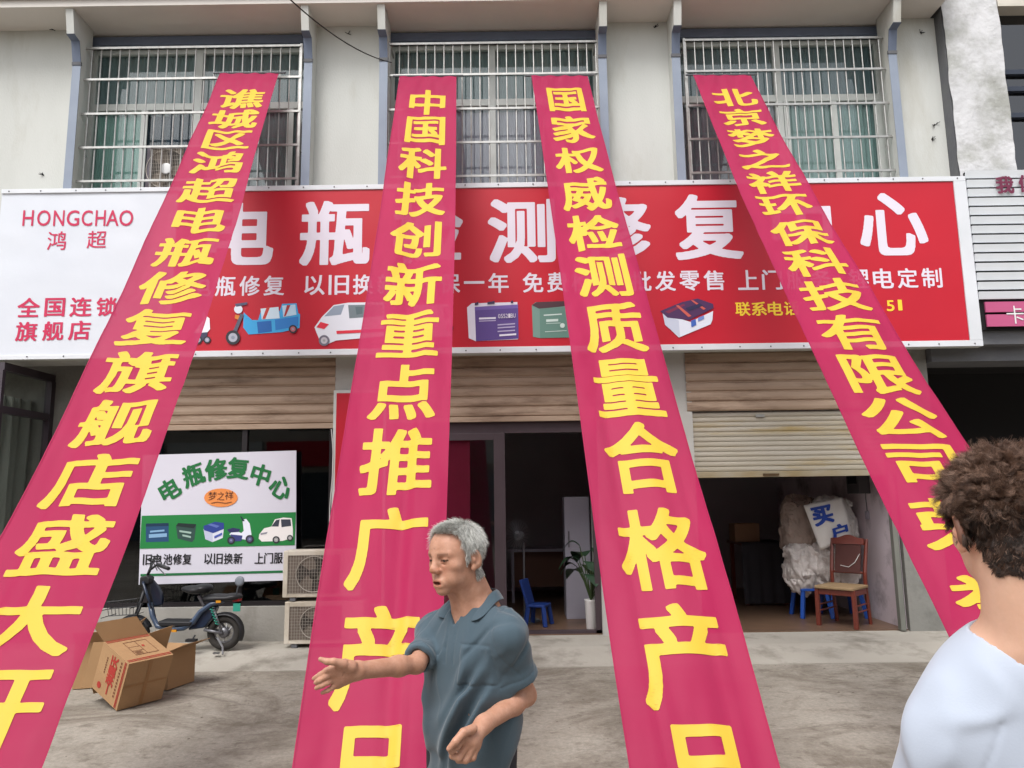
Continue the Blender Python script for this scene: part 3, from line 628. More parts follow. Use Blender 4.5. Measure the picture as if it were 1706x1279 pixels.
# ================================================================ the four vertical banners
M_ban = mat('crimson banner satin', '#a61d4d', .6, '#981846', 1.3, .7, trans=.16, alpha=.05, spec=.2, sheen=.05)
M_let = mat('yellow banner print', '#d2b23b', .55, '#caa935', 2.0, .6, trans=.10, spec=.3)
YB0, ZB0 = 8.39, None
def interp(tab, y):
    if y <= tab[0][0]: a, b = tab[0], tab[1]
    elif y >= tab[-1][0]: a, b = tab[-2], tab[-1]
    else:
        for a, b in zip(tab, tab[1:]):
            if a[0] <= y <= b[0]: break
    return a[1]+(b[1]-a[1])*(y-a[0])/(b[0]-a[0])
def smooth_tab(tab):
    ys = np.array([p[0] for p in tab], float); xs = np.array([p[1] for p in tab], float)
    c = np.polyfit(ys, xs, min(3, len(tab)-1)); return lambda y: float(np.polyval(c, y))
def banner(left, right, chars, label, seed, u0, u1, Wd=.69, yb=1279):
    lf, rf = smooth_tab(left), smooth_tab(right)
    pt = at((left[0][1]+right[0][1])/2, left[0][0], YB0)
    zc = Wd*FPX/(rf(yb)-lf(yb)); pb = atd((lf(yb)+rf(yb))/2, yb, zc)
    # side line from the grille to the point at the foot of the picture, carried on to the ground
    dY, dZ = pb.y-pt.y, pb.z-pt.z; s_end = min(1.35, (0.03-pt.z)/dZ)
    N = 150; rows = []
    for i in range(N+1):
        s = s_end*i/N; Yc, Zc = pt.y+dY*s, pt.z+dZ*s
        q = Vector((pt.x+(pb.x-pt.x)*s, Yc, Zc)); py = proj(q)[1]
        yy = min(py, yb+60)
        l, r = lf(yy), rf(yy)
        if py > yb+60:
            rows.append((py, rows[-1][1]+(rows[-1][1]-rows[-2][1]), rows[-1][2]+(rows[-1][2]-rows[-2][2]), Yc, Zc)); continue
        zc_ = (q-CAMP).dot(Fw)
        a, b = CAMP+ray(l, py)*zc_, CAMP+ray(r, py)*zc_
        rows.append((py, a, b, Yc, Zc))
    PY = np.array([r[0] for r in rows]); A = np.array([list(r[1]) for r in rows]); B = np.array([list(r[2]) for r in rows])
    nrm = Vector((0, dZ, -dY)).normalized()
    if nrm.y > 0: nrm = -nrm
    rnd = random.Random(seed); ph = [rnd.uniform(0, 6.28) for _ in range(8)]
    def surf(u, s, off=0.):
        k = min(max(s, 0), 1)*N; i = min(int(k), N-1); f = k-i
        a = A[i]*(1-f)+A[i+1]*f; b = B[i]*(1-f)+B[i+1]*f
        p = a*(1-u)+b*u
        env = min(1, s*6)
        d = env*(.010*math.sin(u*7+ph[0]+s*3)+.006*math.sin(u*15+ph[1]-s*5)+.012*math.sin(s*9+ph[2]+u*1.5)+.005*math.sin(s*31+ph[3]+u*4)+.012*mnoise.noise((u*2.2+seed, s*7, 1)))
        for fu, fa in folds.get(seed, []):
            d += max(0, s-.45)*fa*math.exp(-((u-fu)/.035)**2)
        d += .006*mnoise.noise((u*9, s*40, seed))+.004*math.sin(s*55+u*9+3*mnoise.noise((u*3, s*9, seed)))*max(0, mnoise.noise((u*2, s*6, seed+7)))*2+.006*math.exp(-s*22)*math.sin(u*24+s*50)
        d -= .05*math.sin(math.pi*min(1, s))*(1-.0)   # sag
        return Vector(p)+nrm*(d+off)
    root = MB().grid(lambda u, v: surf(u, v), 30, 150).build('vertical_banner', M_ban, None, smooth=True)
    tag(root, label, 'banner', 'vertical banners hung from the window grilles')
    S = lambda py: float(np.interp(py, PY, np.linspace(0, 1, N+1)))
    mb = MB()
    for ch, y0, y1 in chars:
        s0, s1 = S(y0), S(y1)
        write(mb, ch, lambda i: (u0, u1, s1, s0), lambda u, v: surf(u, v, .0035), .026, .017, 88, 4, 'y')
    mb.build('lettering', M_let, root, smooth=True)
    for sgn, uu in ((0, 0.004), (1, .996)):
        MB().grid(lambda a, b: surf(uu+(a-.5)*.012, b, .003), 1, 120).build('hem', M_ban, root, smooth=True)
    # the stick it is tied to
    p0, p1 = surf(-.12, 0), surf(1.12, 0)
    MB().tube([p0+Vector((0, .012, .01)), p1+Vector((0, .012, .01))], .012, 8).build('hanging_rod', M_grey, root)
    return root
folds = {2: [(.72, .030), (.62, -.02)], 1: [(.3, .02)], 3: [(.25, -.02), (.8, .015)], 4: []}
banner([(122, 367), (290, 289), (610, 137), (882, 0), (1279, -204)], [(124, 464), (290, 412), (610, 310), (880, 213), (1279, 69)],
  [('谯', 147, 178), ('城', 181, 211), ('区', 215, 245), ('鸿', 250, 285), ('超', 292, 331), ('电', 338, 379), ('瓶', 388, 434), ('修', 443, 497), ('复', 506, 566), ('旗', 575, 644), ('舰', 656, 735), ('店', 748, 840), ('盛', 852, 955), ('大', 974, 1093), ('开', 1116, 1262), ('业', 1290, 1450)],
  'crimson banner with yellow characters, leaning left beside the e-bike and cartons', 1, .17, .87)
banner([(127, 666), (320, 635), (610, 591), (840, 551), (1060, 520.5), (1279, 487)], [(127, 760), (320, 758.7), (610, 750.6), (840, 744), (1279, 731)],
  [('中', 150, 190), ('国', 193, 236), ('科', 242, 290), ('技', 297, 350), ('创', 360, 418), ('新', 429, 500), ('重', 510, 588), ('点', 600, 693), ('推', 708, 820), ('广', 842, 981), ('产', 1006, 1182), ('品', 1208, 1400)],
  'crimson banner with yellow characters hanging behind the grey haired man', 2, .20, .85)
banner([(126, 885), (320, 916), (610, 955), (840, 988), (1050, 1016), (1279, 1050)], [(126, 979), (320, 1030.6), (610, 1115), (1100, 1253), (1279, 1302)],
  [('国', 146, 183), ('家', 189, 230), ('权', 240, 282), ('威', 290, 342), ('检', 350, 410), ('测', 419, 488), ('质', 498, 580), ('量', 592, 688), ('合', 700, 815), ('格', 842, 978), ('产', 1003, 1180), ('品', 1205, 1400)],
  'crimson banner with yellow characters between the glass door and the open garage', 3, .20, .86)
banner([(125, 1155), (320, 1237), (610, 1373), (842, 1480), (1086, 1600.6), (1279, 1697)], [(127, 1252), (320, 1358), (610, 1540), (744, 1624), (1279, 1959)],
  [('北', 147, 173), ('京', 178, 204), ('梦', 209, 238), ('之', 243, 273), ('祥', 279, 313), ('环', 318, 354), ('保', 361, 401), ('科', 407, 453), ('技', 461, 511), ('有', 519, 576), ('限', 584, 648), ('公', 655, 722), ('司', 733, 808), ('荣', 825, 915), ('誉', 953, 1050), ('出', 1085, 1200), ('品', 1230, 1350)],
  'crimson banner with yellow characters slanting right behind the curly haired person', 4, .19, .88)
# ================================================================ smooth body surfaces (signed distance -> one continuous mesh)
def nv(*a): return np.array(a, float)
class Body:
    """ordered list of blended shapes in a local frame (x right, y forward, z up)"""
    def __init__(s): s.ops = []
    def ell(s, c, r, k=.012, rot=None, op='u', disp=None):
        c = nv(*c); r = nv(*r); s.ops.append((op, k, c, float(max(r)), ('e', c, r, None if rot is None else np.array(rot, float)))); return s
    def cap(s, a, b, ra, rb=None, k=.012, op='u'):
        a = nv(*a); b = nv(*b); rb = ra if rb is None else rb
        s.ops.append((op, k, (a+b)/2, float(np.linalg.norm(b-a)/2+max(ra, rb)), ('c', a, b, ra, rb))); return s
    def chain(s, pts, rs, k=.006, op='u'):
        for i in range(len(pts)-1): s.cap(pts[i], pts[i+1], rs[i], rs[i+1], k if i == 0 else .003, op)
        return s
    def fn(s, f, c=(0, 0, 0), r=9., k=.004, op='s'):
        s.ops.append((op, k, nv(*c), r, ('f', f))); return s
    def __call__(s, P):
        d = np.full(len(P), 1.0)
        for op, k, c, r, pr in s.ops:
            m = np.nonzero(((P-c)**2).sum(1) < (r+k+.05)**2)[0]
            if len(m) == 0: continue
            p = P[m]
            if pr[0] == 'e':
                q = p-pr[1]
                if pr[3] is not None: q = q@pr[3]
                k0 = np.sqrt(((q/pr[2])**2).sum(1))+1e-9; k1 = np.sqrt(((q/pr[2]**2)**2).sum(1))+1e-9; e = k0*(k0-1)/k1
                e = np.where(k0 < .05, -pr[2].min(), e)
            elif pr[0] == 'c':
                ab = pr[2]-pr[1]; t = np.clip(((p-pr[1])@ab)/max(ab@ab, 1e-12), 0, 1)
                e = np.sqrt(((p-pr[1]-t[:, None]*ab)**2).sum(1))-(pr[3]+(pr[4]-pr[3])*t)
            else: e = pr[1](p, d[m])
            a = d[m]
            if op == 'u':
                hh = np.maximum(k-np.abs(a-e), 0)/k; d[m] = np.minimum(a, e)-hh*hh*k*.25
            elif op == 'a': d[m] = a+e           # displacement
            else:
                e = -e; hh = np.maximum(k-np.abs(a-e), 0)/k; d[m] = np.maximum(a, e)+hh*hh*k*.25
        return d
def ridges(P, sx, sy, sz, seed, wd=.11):
    """network of thin raised creases"""
    q = P+.03*np.stack([fold_noise(P, 9, 9, 9, seed+50), fold_noise(P, 9, 9, 9, seed+60), fold_noise(P, 9, 9, 9, seed+70)], -1)
    n = fold_noise(q, sx, sy, sz, seed)*1.9; m = np.clip(fold_noise(P, 6, 6, 6, seed+9)*2+.55, 0, 1); return np.exp(-(n/wd)**2)*m
def surfnets(f, lo, hi, h):
    lo = nv(*lo); hi = nv(*hi); B = 8; nb = np.ceil((hi-lo)/(B*h)).astype(int)
    bi = np.stack(np.meshgrid(*[np.arange(n) for n in nb], indexing='ij'), -1).reshape(-1, 3)
    d = f(lo+(bi+.5)*B*h); bi = bi[np.abs(d) < B*h*.87*1.5+.012]
    NN = nb*B+2; key = lambda q: (q[..., 0]*NN[1]+q[..., 1])*NN[2]+q[..., 2]
    l9 = np.stack(np.meshgrid(*[np.arange(B+1)]*3, indexing='ij'), -1).reshape(-1, 3)
    nodes = (bi[:, None]*B+l9[None]).reshape(-1, 3); K = np.unique(key(nodes))
    Q = np.stack([K//(NN[1]*NN[2]), K//NN[2] % NN[1], K % NN[2]], -1); val = np.concatenate([f(lo+Q[i:i+400000]*h) for i in range(0, len(Q), 400000)])
    l8 = np.stack(np.meshgrid(*[np.arange(B)]*3, indexing='ij'), -1).reshape(-1, 3)
    cells = (bi[:, None]*B+l8[None]).reshape(-1, 3)
    off = np.array([(i, j, k) for i in (0, 1) for j in (0, 1) for k in (0, 1)])
    V8 = np.stack([val[np.searchsorted(K, key(cells+o))] for o in off], -1)
    ng = (V8 < 0).sum(1); act = (ng > 0) & (ng < 8); cells = cells[act]; V8 = V8[act]
    acc = np.zeros((len(cells), 3)); cnt = np.zeros(len(cells))
    for i in range(8):
        for j in range(i+1, 8):
            df = off[j]-off[i]
            if np.abs(df).sum() != 1: continue
            x = (V8[:, i] < 0) != (V8[:, j] < 0); t = np.zeros(len(cells)); t[x] = V8[x, i]/(V8[x, i]-V8[x, j])
            acc += np.where(x[:, None], off[i]+t[:, None]*df, 0); cnt += x
    vert = lo+(cells+acc/cnt[:, None])*h
    ck = key(cells); o_ = np.argsort(ck); cks = ck[o_]
    def idx(q):
        k = key(q); p = np.clip(np.searchsorted(cks, k), 0, len(cks)-1); r = o_[p]; return np.where(cks[p] == k, r, -1)
    F = []
    for a in range(3):
        b, c = (a+1) % 3, (a+2) % 3; ea = np.eye(3, dtype=int)
        v0 = V8[:, 0]; v1 = V8[:, [1+0, 2, 4].index(2)] if False else V8[:, int((off == ea[a]).all(1).nonzero()[0][0])]
        m = (v0 < 0) != (v1 < 0); q = cells[m]
        i0, i1, i2, i3 = idx(q), idx(q-ea[b]), idx(q-ea[b]-ea[c]), idx(q-ea[c])
        ok = (i0 >= 0) & (i1 >= 0) & (i2 >= 0) & (i3 >= 0); fl = v0[m] < 0
        A = np.stack([i0, i1, i2, i3], -1); A[~fl] = A[~fl][:, ::-1]; F.append(A[ok])
    return vert, np.concatenate(F)
def surf_obj(name, f, lo, hi, h, m, parent, M, colf=None):
    V, F = surfnets(f, lo, hi, h); W = V@np.array(M.to_3x3()).T+np.array(M.translation)
    me = bpy.data.meshes.new(name); me.vertices.add(len(W)); me.vertices.foreach_set('co', W.ravel())
    me.loops.add(F.size); me.loops.foreach_set('vertex_index', F.ravel().astype(np.int32)); me.polygons.add(len(F))
    me.polygons.foreach_set('loop_start', np.arange(0, F.size, 4, dtype=np.int32))
    me.update(calc_edges=True); me.validate()
    if colf is not None:
        ca = me.color_attributes.new('tone', 'FLOAT_COLOR', 'POINT'); c = colf(V); ca.data.foreach_set('color', np.concatenate([c, np.ones((len(c), 1))], 1).ravel())
    o = link(name, me, m, parent, smooth=True); return o, V, F
def skin_mat(name, c1, c2, rough=.5, bmp=.5):
    m = bpy.data.materials.new(name); m.use_nodes = True; n = m.node_tree.nodes; L = m.node_tree.links; b = n['Principled BSDF']
    b.inputs['Roughness'].default_value = rough; b.inputs['Specular IOR Level'].default_value = .35
    b.inputs['Subsurface Weight'].default_value = .12; b.inputs['Subsurface Radius'].default_value = (.01, .004, .002); b.inputs['Subsurface Scale'].default_value = 1
    tc = n.new('ShaderNodeTexCoord'); t = n.new('ShaderNodeTexNoise'); t.inputs['Scale'].default_value = 30; t.inputs['Detail'].default_value = 10; t.inputs['Roughness'].default_value = .7; L.new(tc.outputs['Object'], t.inputs[0])
    r = n.new('ShaderNodeValToRGB'); r.color_ramp.elements[0].position = .35; r.color_ramp.elements[1].position = .68
    r.color_ramp.elements[0].color = (*lin(c1), 1); r.color_ramp.elements[1].color = (*lin(c2), 1); L.new(t.outputs['Fac'], r.inputs[0])
    a = n.new('ShaderNodeAttribute'); a.attribute_name = 'tone'; x = n.new('ShaderNodeMix'); x.data_type = 'RGBA'; x.blend_type = 'MULTIPLY'; x.inputs['Factor'].default_value = 1
    L.new(r.outputs[0], x.inputs['A']); L.new(a.outputs['Color'], x.inputs['B']); L.new(x.outputs['Result'], b.inputs['Base Color'])
    t2 = n.new('ShaderNodeTexNoise'); t2.inputs['Scale'].default_value = 170; t2.inputs['Detail'].default_value = 4; L.new(tc.outputs['Object'], t2.inputs[0])
    bp = n.new('ShaderNodeBump'); bp.inputs['Strength'].default_value = bmp; bp.inputs['Distance'].default_value = .0016; L.new(t2.outputs['Fac'], bp.inputs['Height']); L.new(bp.outputs[0], b.inputs['Normal'])
    return m
def frame(f_az, o):
    """local frame: y forward at azimuth (fx,fy), z up"""
    f = Vector((f_az[0], f_az[1], 0)).normalized(); r = f.cross(Vector((0, 0, 1)))
    return Matrix(((r.x, f.x, 0, o.x), (r.y, f.y, 0, o.y), (0, 0, 1, o.z), (0, 0, 0, 1)))
def loc(M, p): return tuple(M.inverted()@Vector(p))
def rotx(a): c, s = math.cos(a), math.sin(a); return np.array([(1, 0, 0), (0, c, -s), (0, s, c)])
def rotz(a): c, s = math.cos(a), math.sin(a); return np.array([(c, -s, 0), (s, c, 0), (0, 0, 1)])
def head_shapes(b, H, old=False):
    """head shapes, H maps head-local points to body-local ones; origin between the ears at eye height"""
    R3 = np.array(H.to_3x3()); T = lambda *p: tuple(H@Vector(p))
    E = lambda c, r, k=.012, op='u', rot=None: b.ell(T(*c), r, k, R3 if rot is None else R3@rot, op)
    Cp = lambda p, q, ra, rb=None, k=.01, op='u': b.cap(T(*p), T(*q), ra, rb, k, op)
    E((0, -.010, .031), (.075, .094, .083), .02)
    E((0, .026, .012), (.066, .062, .072), .03)
    E((0, .024, -.052), (.057, .057, .058), .03)
    E((0, .068, -.098), (.022, .021, .018), .022)
    for s in (-1, 1):
        E((s*.046, .050, -.022), (.021, .021, .018), .02)
        Cp((s*.010, .083, .017), (s*.046, .068, .018), .0095, .007, .012)
        E((s*.033, .092, .000), (.019, .014, .0105), .010, 's')
        E((s*.032, .0705, .000), (.0145, .0135, .012), .005)
        Cp((s*.0195, .0865, -.002), (s*.045, .0745, -.002), .0014, .0012, .003, 's')
        E((s*.0135, .0915, -.035), (.0085, .0100, .0075), .006)
        E((s*.034, .047, -.060), (.021, .024, .026), .02)
        # ear: shell with a hollow
        rt = rotx(-.25)@rotz(s*.35)
        E((s*.079, -.014, -.008), (.010, .021, .034), .005, 'u', rt)
        E((s*.088, -.010, -.004), (.0075, .012, .021), .004, 's', rt)
        E((s*.083, -.004, -.010), (.005, .006, .009), .004)
        E((s*.078, -.004, -.036), (.007, .010, .010), .006)
        if old:
            Cp((s*.019, .093, -.038), (s*.035, .078, -.080), .0030, .0022, .010, 's')
            Cp((s*.022, .082, -.013), (s*.044, .069, -.017), .0022, .0016, .005, 's')
            for q in (-.004, .002, .009): Cp((s*.051, .064, q*.5-.001), (s*.060, .050, q*2-.004), .0012, .0008, .003, 's')
    Cp((0, .083, .012), (0, .099, -.024), .0088, .0118, .012)
    E((0, .1005, -.030), (.0132, .0118, .0100), .010)
    E((0, .078, -.072), (.026, .016, .018), .02)
    Cp((-.016, .088, -.066), (.016, .088, -.066), .0046, .0046, .006); Cp((-.006, .0925, -.0645), (.006, .0925, -.0645), .0045, .0045, .005)
    Cp((-.014, .0865, -.082), (.014, .0865, -.082), .0056, .0056, .006)
    E((0, .098, -.0735), (.0185 if not old else .0170, .020, .0045 if not old else .0062), .003, 's')
    if old:
        for i, z in enumerate((.032, .044, .056)):
            Cp((-.04, .071-.004*i, z), (0, .0855-.004*i, z+.003), .0022, .0026, .005, 's'); Cp((0, .0855-.004*i, z+.003), (.04, .071-.004*i, z), .0026, .0022, .005, 's')
        for s in (-1, 1): Cp((s*.006, .088, .012), (s*.007, .089, .028), .0012, .001, .004, 's')
def strands(name, mats, roots, dirs, parent, curl=0., width=.0007, seg=4, grav=.3, mi=None, n=3, crad=.004, cturn=2., ph=None, tr=None, pull=None):
    """tapered hair strands as thin three sided tubes; roots (p, normal), dirs (direction, length)"""
    P = np.array(roots); D = np.array([d[0] for d in dirs]); Ln = np.array([d[1] for d in dirs]); N = len(P)
    D /= np.linalg.norm(D, axis=1)[:, None]
    a = np.cross(D, np.where(np.abs(D[:, 2:3]) > .8, nv(1, 0, 0), nv(0, 0, 1))); a /= np.linalg.norm(a, axis=1)[:, None]; b = np.cross(D, a)
    ph = np.random.rand(N)*6.28 if ph is None else ph; tr = tr if tr is not None else (cturn*(.6+.8*np.random.rand(N)))*np.where(np.random.rand(N) > .5, 1, -1)
    V = np.zeros((N, seg+1, n, 3))
    for i in range(seg+1):
        t = i/seg; c = P+D*(Ln*t)[:, None]; c[:, 2] -= grav*Ln*t*t
        if pull is not None: c = c+pull*(.55*t)
        if curl:
            g = min(1, t*3); an = ph+tr*6.28*t; c = c+(a*np.cos(an)[:, None]+b*np.sin(an)[:, None])*(crad*g)
        wd = width*(1-.75*t)
        for j in range(n):
            th = 6.283*j/n; V[:, i, j] = c+(a*math.cos(th)+b*math.sin(th))*wd
    V = V.reshape(-1, 3); base = (np.arange(N)*(seg+1)*n)[:, None, None, None]
    ii = np.arange(seg)[None, :, None]; jj = np.arange(n)[None, None, :]
    q = lambda i, j: (base[..., 0]+i*n+(j % n))
    F = np.stack([q(ii, jj), q(ii, jj+1), q(ii+1, jj+1), q(ii+1, jj)], -1).reshape(-1, 4)
    me = bpy.data.meshes.new(name); me.vertices.add(len(V)); me.vertices.foreach_set('co', V.ravel())
    me.loops.add(F.size); me.loops.foreach_set('vertex_index', F.ravel().astype(np.int32)); me.polygons.add(len(F)); me.polygons.foreach_set('loop_start', np.arange(0, F.size, 4, dtype=np.int32))
    for m in mats: me.materials.append(m)
    k = np.random.randint(0, len(mats), N) if mi is None else mi
    me.polygons.foreach_set('material_index', np.repeat(k, seg*n).astype(np.int32)); me.update(calc_edges=True)
    return link(name, me, None, parent, smooth=True)
def fold_noise(P, sx, sy, sz, seed=0):
    """cheap smooth noise from summed sines"""
    r = np.random.RandomState(seed); o = np.zeros(len(P))
    for _ in range(7):
        k = r.normal(size=3)*nv(sx, sy, sz); o += np.sin(P@k+r.rand()*6.28)
    return o/7

# ================================================================ the grey haired man
OA = atd(760, 927, 2.50)                      # between his ears
MA = frame((-.60, -.80), Vector((OA.x+.03, OA.y+.02, 0)))
psi = R_(44)
HAm = frame((-math.sin(psi), -math.cos(psi)), OA)@Matrix.Rotation(R_(-4), 4, 'X')@Matrix.Rotation(R_(2), 4, 'Y')
HA = MA.inverted()@HAm                        # head -> body local
J = lambda x, y, z: loc(MA, atd(x, y, z))
b = Body()
neckb = J(795, 1012, 2.54)
chest = J(786, 1098, 2.52); belly = J(786, 1200, 2.50); hip = J(785, 1310, 2.50)
shL, shR = J(846, 1058, 2.41), J(724, 1056, 2.62)
elL, wrL = J(876, 1158, 2.47), J(806, 1206, 2.30)
elR, wrR = J(694, 1106, 2.42), J(597, 1117, 2.26)
def torso(b, g):
    b.ell(chest, (.168+g, .108+g, .20), .04); [b.cap(tuple(nv(*chest)*.55+nv(*q)*.45+nv(0, .01, -.03)), q, .062+g, .038+g, .06) for q in (shL, shR)]; b.ell(belly, (.158+g, .122+g, .20), .06); b.ell(hip, (.162+g, .118+g, .16), .05)
    for s in (shL, shR):
        b.cap(tuple(nv(*neckb)*.75+nv(*s)*.25+nv(0, -.005, -.018)), s, .050+g, .043+g, .06)
torso(b, -.006)
b.cap(neckb, tuple(HA@Vector((0, -.022, -.055))), .068, .061, .04)
head_shapes(b, HA, True)
b.cap(tuple(nv(*neckb)+nv(.02, .062, -.06)), tuple(HA@Vector((.02, .02, -.075))), .012, .010, .03); b.cap(tuple(nv(*neckb)+nv(-.02, .062, -.06)), tuple(HA@Vector((-.025, .02, -.075))), .012, .010, .03)
for sh_, el_, wr_ in ((shL, elL, wrL), (shR, elR, wrR)):
    th_ = .034 if sh_ is shL else .0295
    b.cap(sh_, el_, .043, th_-.002, .02)
    m_ = tuple(nv(*el_)*.68+nv(*wr_)*.32); b.cap(el_, m_, th_-.002, th_, .02); b.cap(m_, wr_, th_, .0255, .02)
# open right hand, palm to the street
W = J(593, 1117, 2.255)
b.ell(J(574, 1119, 2.235), (.020, .026, .038), .02, np.array(HA.to_3x3())@rotz(.0))
b.cap(W, J(556, 1116, 2.225), .022, .015, .02); b.cap(W, J(560, 1136, 2.235), .020, .013, .02); b.cap(J(556, 1114, 2.222), J(563, 1140, 2.235), .0125, .0115, .015)
b.cap(J(585, 1110, 2.225), J(566, 1106, 2.205), .018, .014, .015)
for pts, r in ((((572, 1106, 2.205), (556, 1102, 2.190), (545, 1102, 2.185), (534, 1098, 2.182)), (.0125, .0105, .0095, .0068)),
               (((556, 1113, 2.220), (544, 1117, 2.212), (533, 1124, 2.215), (523, 1130, 2.225)), (.0102, .0088, .0080, .0062)),
               (((554, 1122, 2.222), (543, 1127, 2.208), (533, 1133, 2.206), (526, 1137, 2.216)), (.0102, .0090, .0082, .0064)),
               (((556, 1131, 2.226), (546, 1137, 2.210), (536, 1142, 2.206), (527, 1146, 2.214)), (.0098, .0086, .0078, .0060)),
               (((562, 1140, 2.232), (554, 1145, 2.220), (546, 1150, 2.216), (537, 1154, 2.220)), (.0090, .0078, .0070, .0054))):
    b.chain([J(*p) for p in pts], r)
b.cap(J(580, 1103, 2.212), J(571, 1126, 2.212), .0018, .0018, .004, 's')
# closed left hand in front of the belly, thumb on the bent forefinger
b.cap(wrL, J(784, 1232, 2.235), .025, .029, .02); b.cap(J(772, 1230, 2.225), J(791, 1243, 2.24), .017, .017, .02)
for pts, r in ((((772, 1229, 2.21), (760, 1244, 2.19), (752, 1251, 2.185), (749, 1248, 2.18)), (.0125, .0108, .0092, .0075)),
               (((779, 1239, 2.215), (764, 1262, 2.195), (754, 1259, 2.20), (753, 1252, 2.20)), (.0128, .0112, .0098, .0085)),
               (((786, 1245, 2.22), (776, 1266, 2.205), (764, 1266, 2.215), (761, 1257, 2.22)), (.0122, .0108, .0095, .0085)),
               (((792, 1246, 2.23), (788, 1262, 2.22), (776, 1267, 2.23), (771, 1259, 2.235)), (.0112, .0098, .0088, .008)),
               (((788, 1214, 2.22), (772, 1220, 2.190), (759, 1235, 2.170), (748, 1247, 2.168)), (.0140, .0125, .0110, .0078))):
    b.chain([J(*p) for p in pts], r)
Hi = np.array(HA.inverted())
def headloc(V): return V@Hi[:3, :3].T+Hi[:3, 3]
def toneA(V):
    q = headloc(V); c = np.ones((len(V), 3)); inh = (np.abs(q[:, 0]) < .1) & (q[:, 2] > -.13)
    x, y, z = q.T; g = lambda m, col, a: c.__imul__(1-(a*m)[:, None]*(1-np.array(col)))
    lip = inh & (y > .078) & (np.abs(x) < .020) & (z > -.0865) & (z < -.061); g(np.exp(-((z+.073)/.010)**2)*lip, (.78, .48, .46), .9)
    g(np.exp(-((np.abs(x)-.03)/.02)**2-((z+.028)/.02)**2)*inh*(y > .04), (1, .80, .74), .6)       # ruddy cheeks
    g(np.exp(-(x/.012)**2-((z+.036)/.014)**2)*inh*(y > .09), (1, .80, .72), .7)
    bro = inh & (y > .06) & (np.abs(x) > .014) & (np.abs(x) < .050); g(np.exp(-((z-.009)/.006)**2)*bro*1., (.80, .70, .66), .6); g(np.exp(-((z-.0185-.06*(np.abs(x)-.03)*(np.abs(x) < .03))/.0042)**2)*bro, (.42, .38, .36), .85)  # eye-socket shade painted under the brow, then the eyebrow hair itself
    sl = inh & (y > .068) & (np.abs(x) > .0185) & (np.abs(x) < .0465); g(np.exp(-((z+.002)/.0036)**2)*sl, (.10, .07, .06), .97)
    mo = inh & (y > .07) & (np.abs(x) < .0185); g(np.exp(-((z+.0725)/.003)**2)*mo, (.25, .10, .10), .95)
    sc = inh & ((z > .075) | ((y < .03) & (z > .005)) | ((y < -.035) & (z > -.06))); g(sc*1., (.85, .9, .95), .8)
    return c
M_skinA = skin_mat('weathered skin', '#a97a62', '#bd907a', .5)
lo, hi = (-.55, -.30, .75), (.55, .85, 1.66)
manA, VA, FA = surf_obj('person', b, lo, hi, .0025, M_skinA, None, MA, toneA)
tag(manA, 'grey haired man in a slate blue polo shirt gesturing with an open hand', 'person')
# shirt
M_shirtA = mat('slate cotton', '#43545e', .85, '#3b4b56', 6, .7, bump=.12, bscale=260, sheen=.2)
sb = Body(); torso(sb, .010)
def sleeve(sb, s, e, t, r0, r1, k=.016):
    """hollow sleeve with a flat cuff, blended onto the torso"""
    s = nv(*s); p = s+(nv(*e)-s)*t; dr_ = (nv(*e)-s)/np.linalg.norm(nv(*e)-s); L_ = np.linalg.norm(p-s)
    def f(P, d):
        tt = np.clip(((P-s)@dr_)/L_, 0, 1.6); r = np.sqrt(((P-s-tt[:, None]*L_*dr_)**2).sum(1)); rad = r0+(r1-r0)*tt
        o = np.maximum(r-rad, (P-p)@dr_); return np.maximum(o, -np.maximum(r-rad+.015, -((P-p)@dr_)-.05))
    sb.fn(f, tuple((s+p)/2), L_/2+max(r0, r1)+.02, k, 'u'); return p, dr_
ends = [sleeve(sb, shL, elL, .66, .045, .059, .03), sleeve(sb, shR, elR, .86, .048, .050)]
cz, bz_ = chest[2], belly[2]
vb = loc(MA, atd(750, 1046, 2.40)); xv = .014
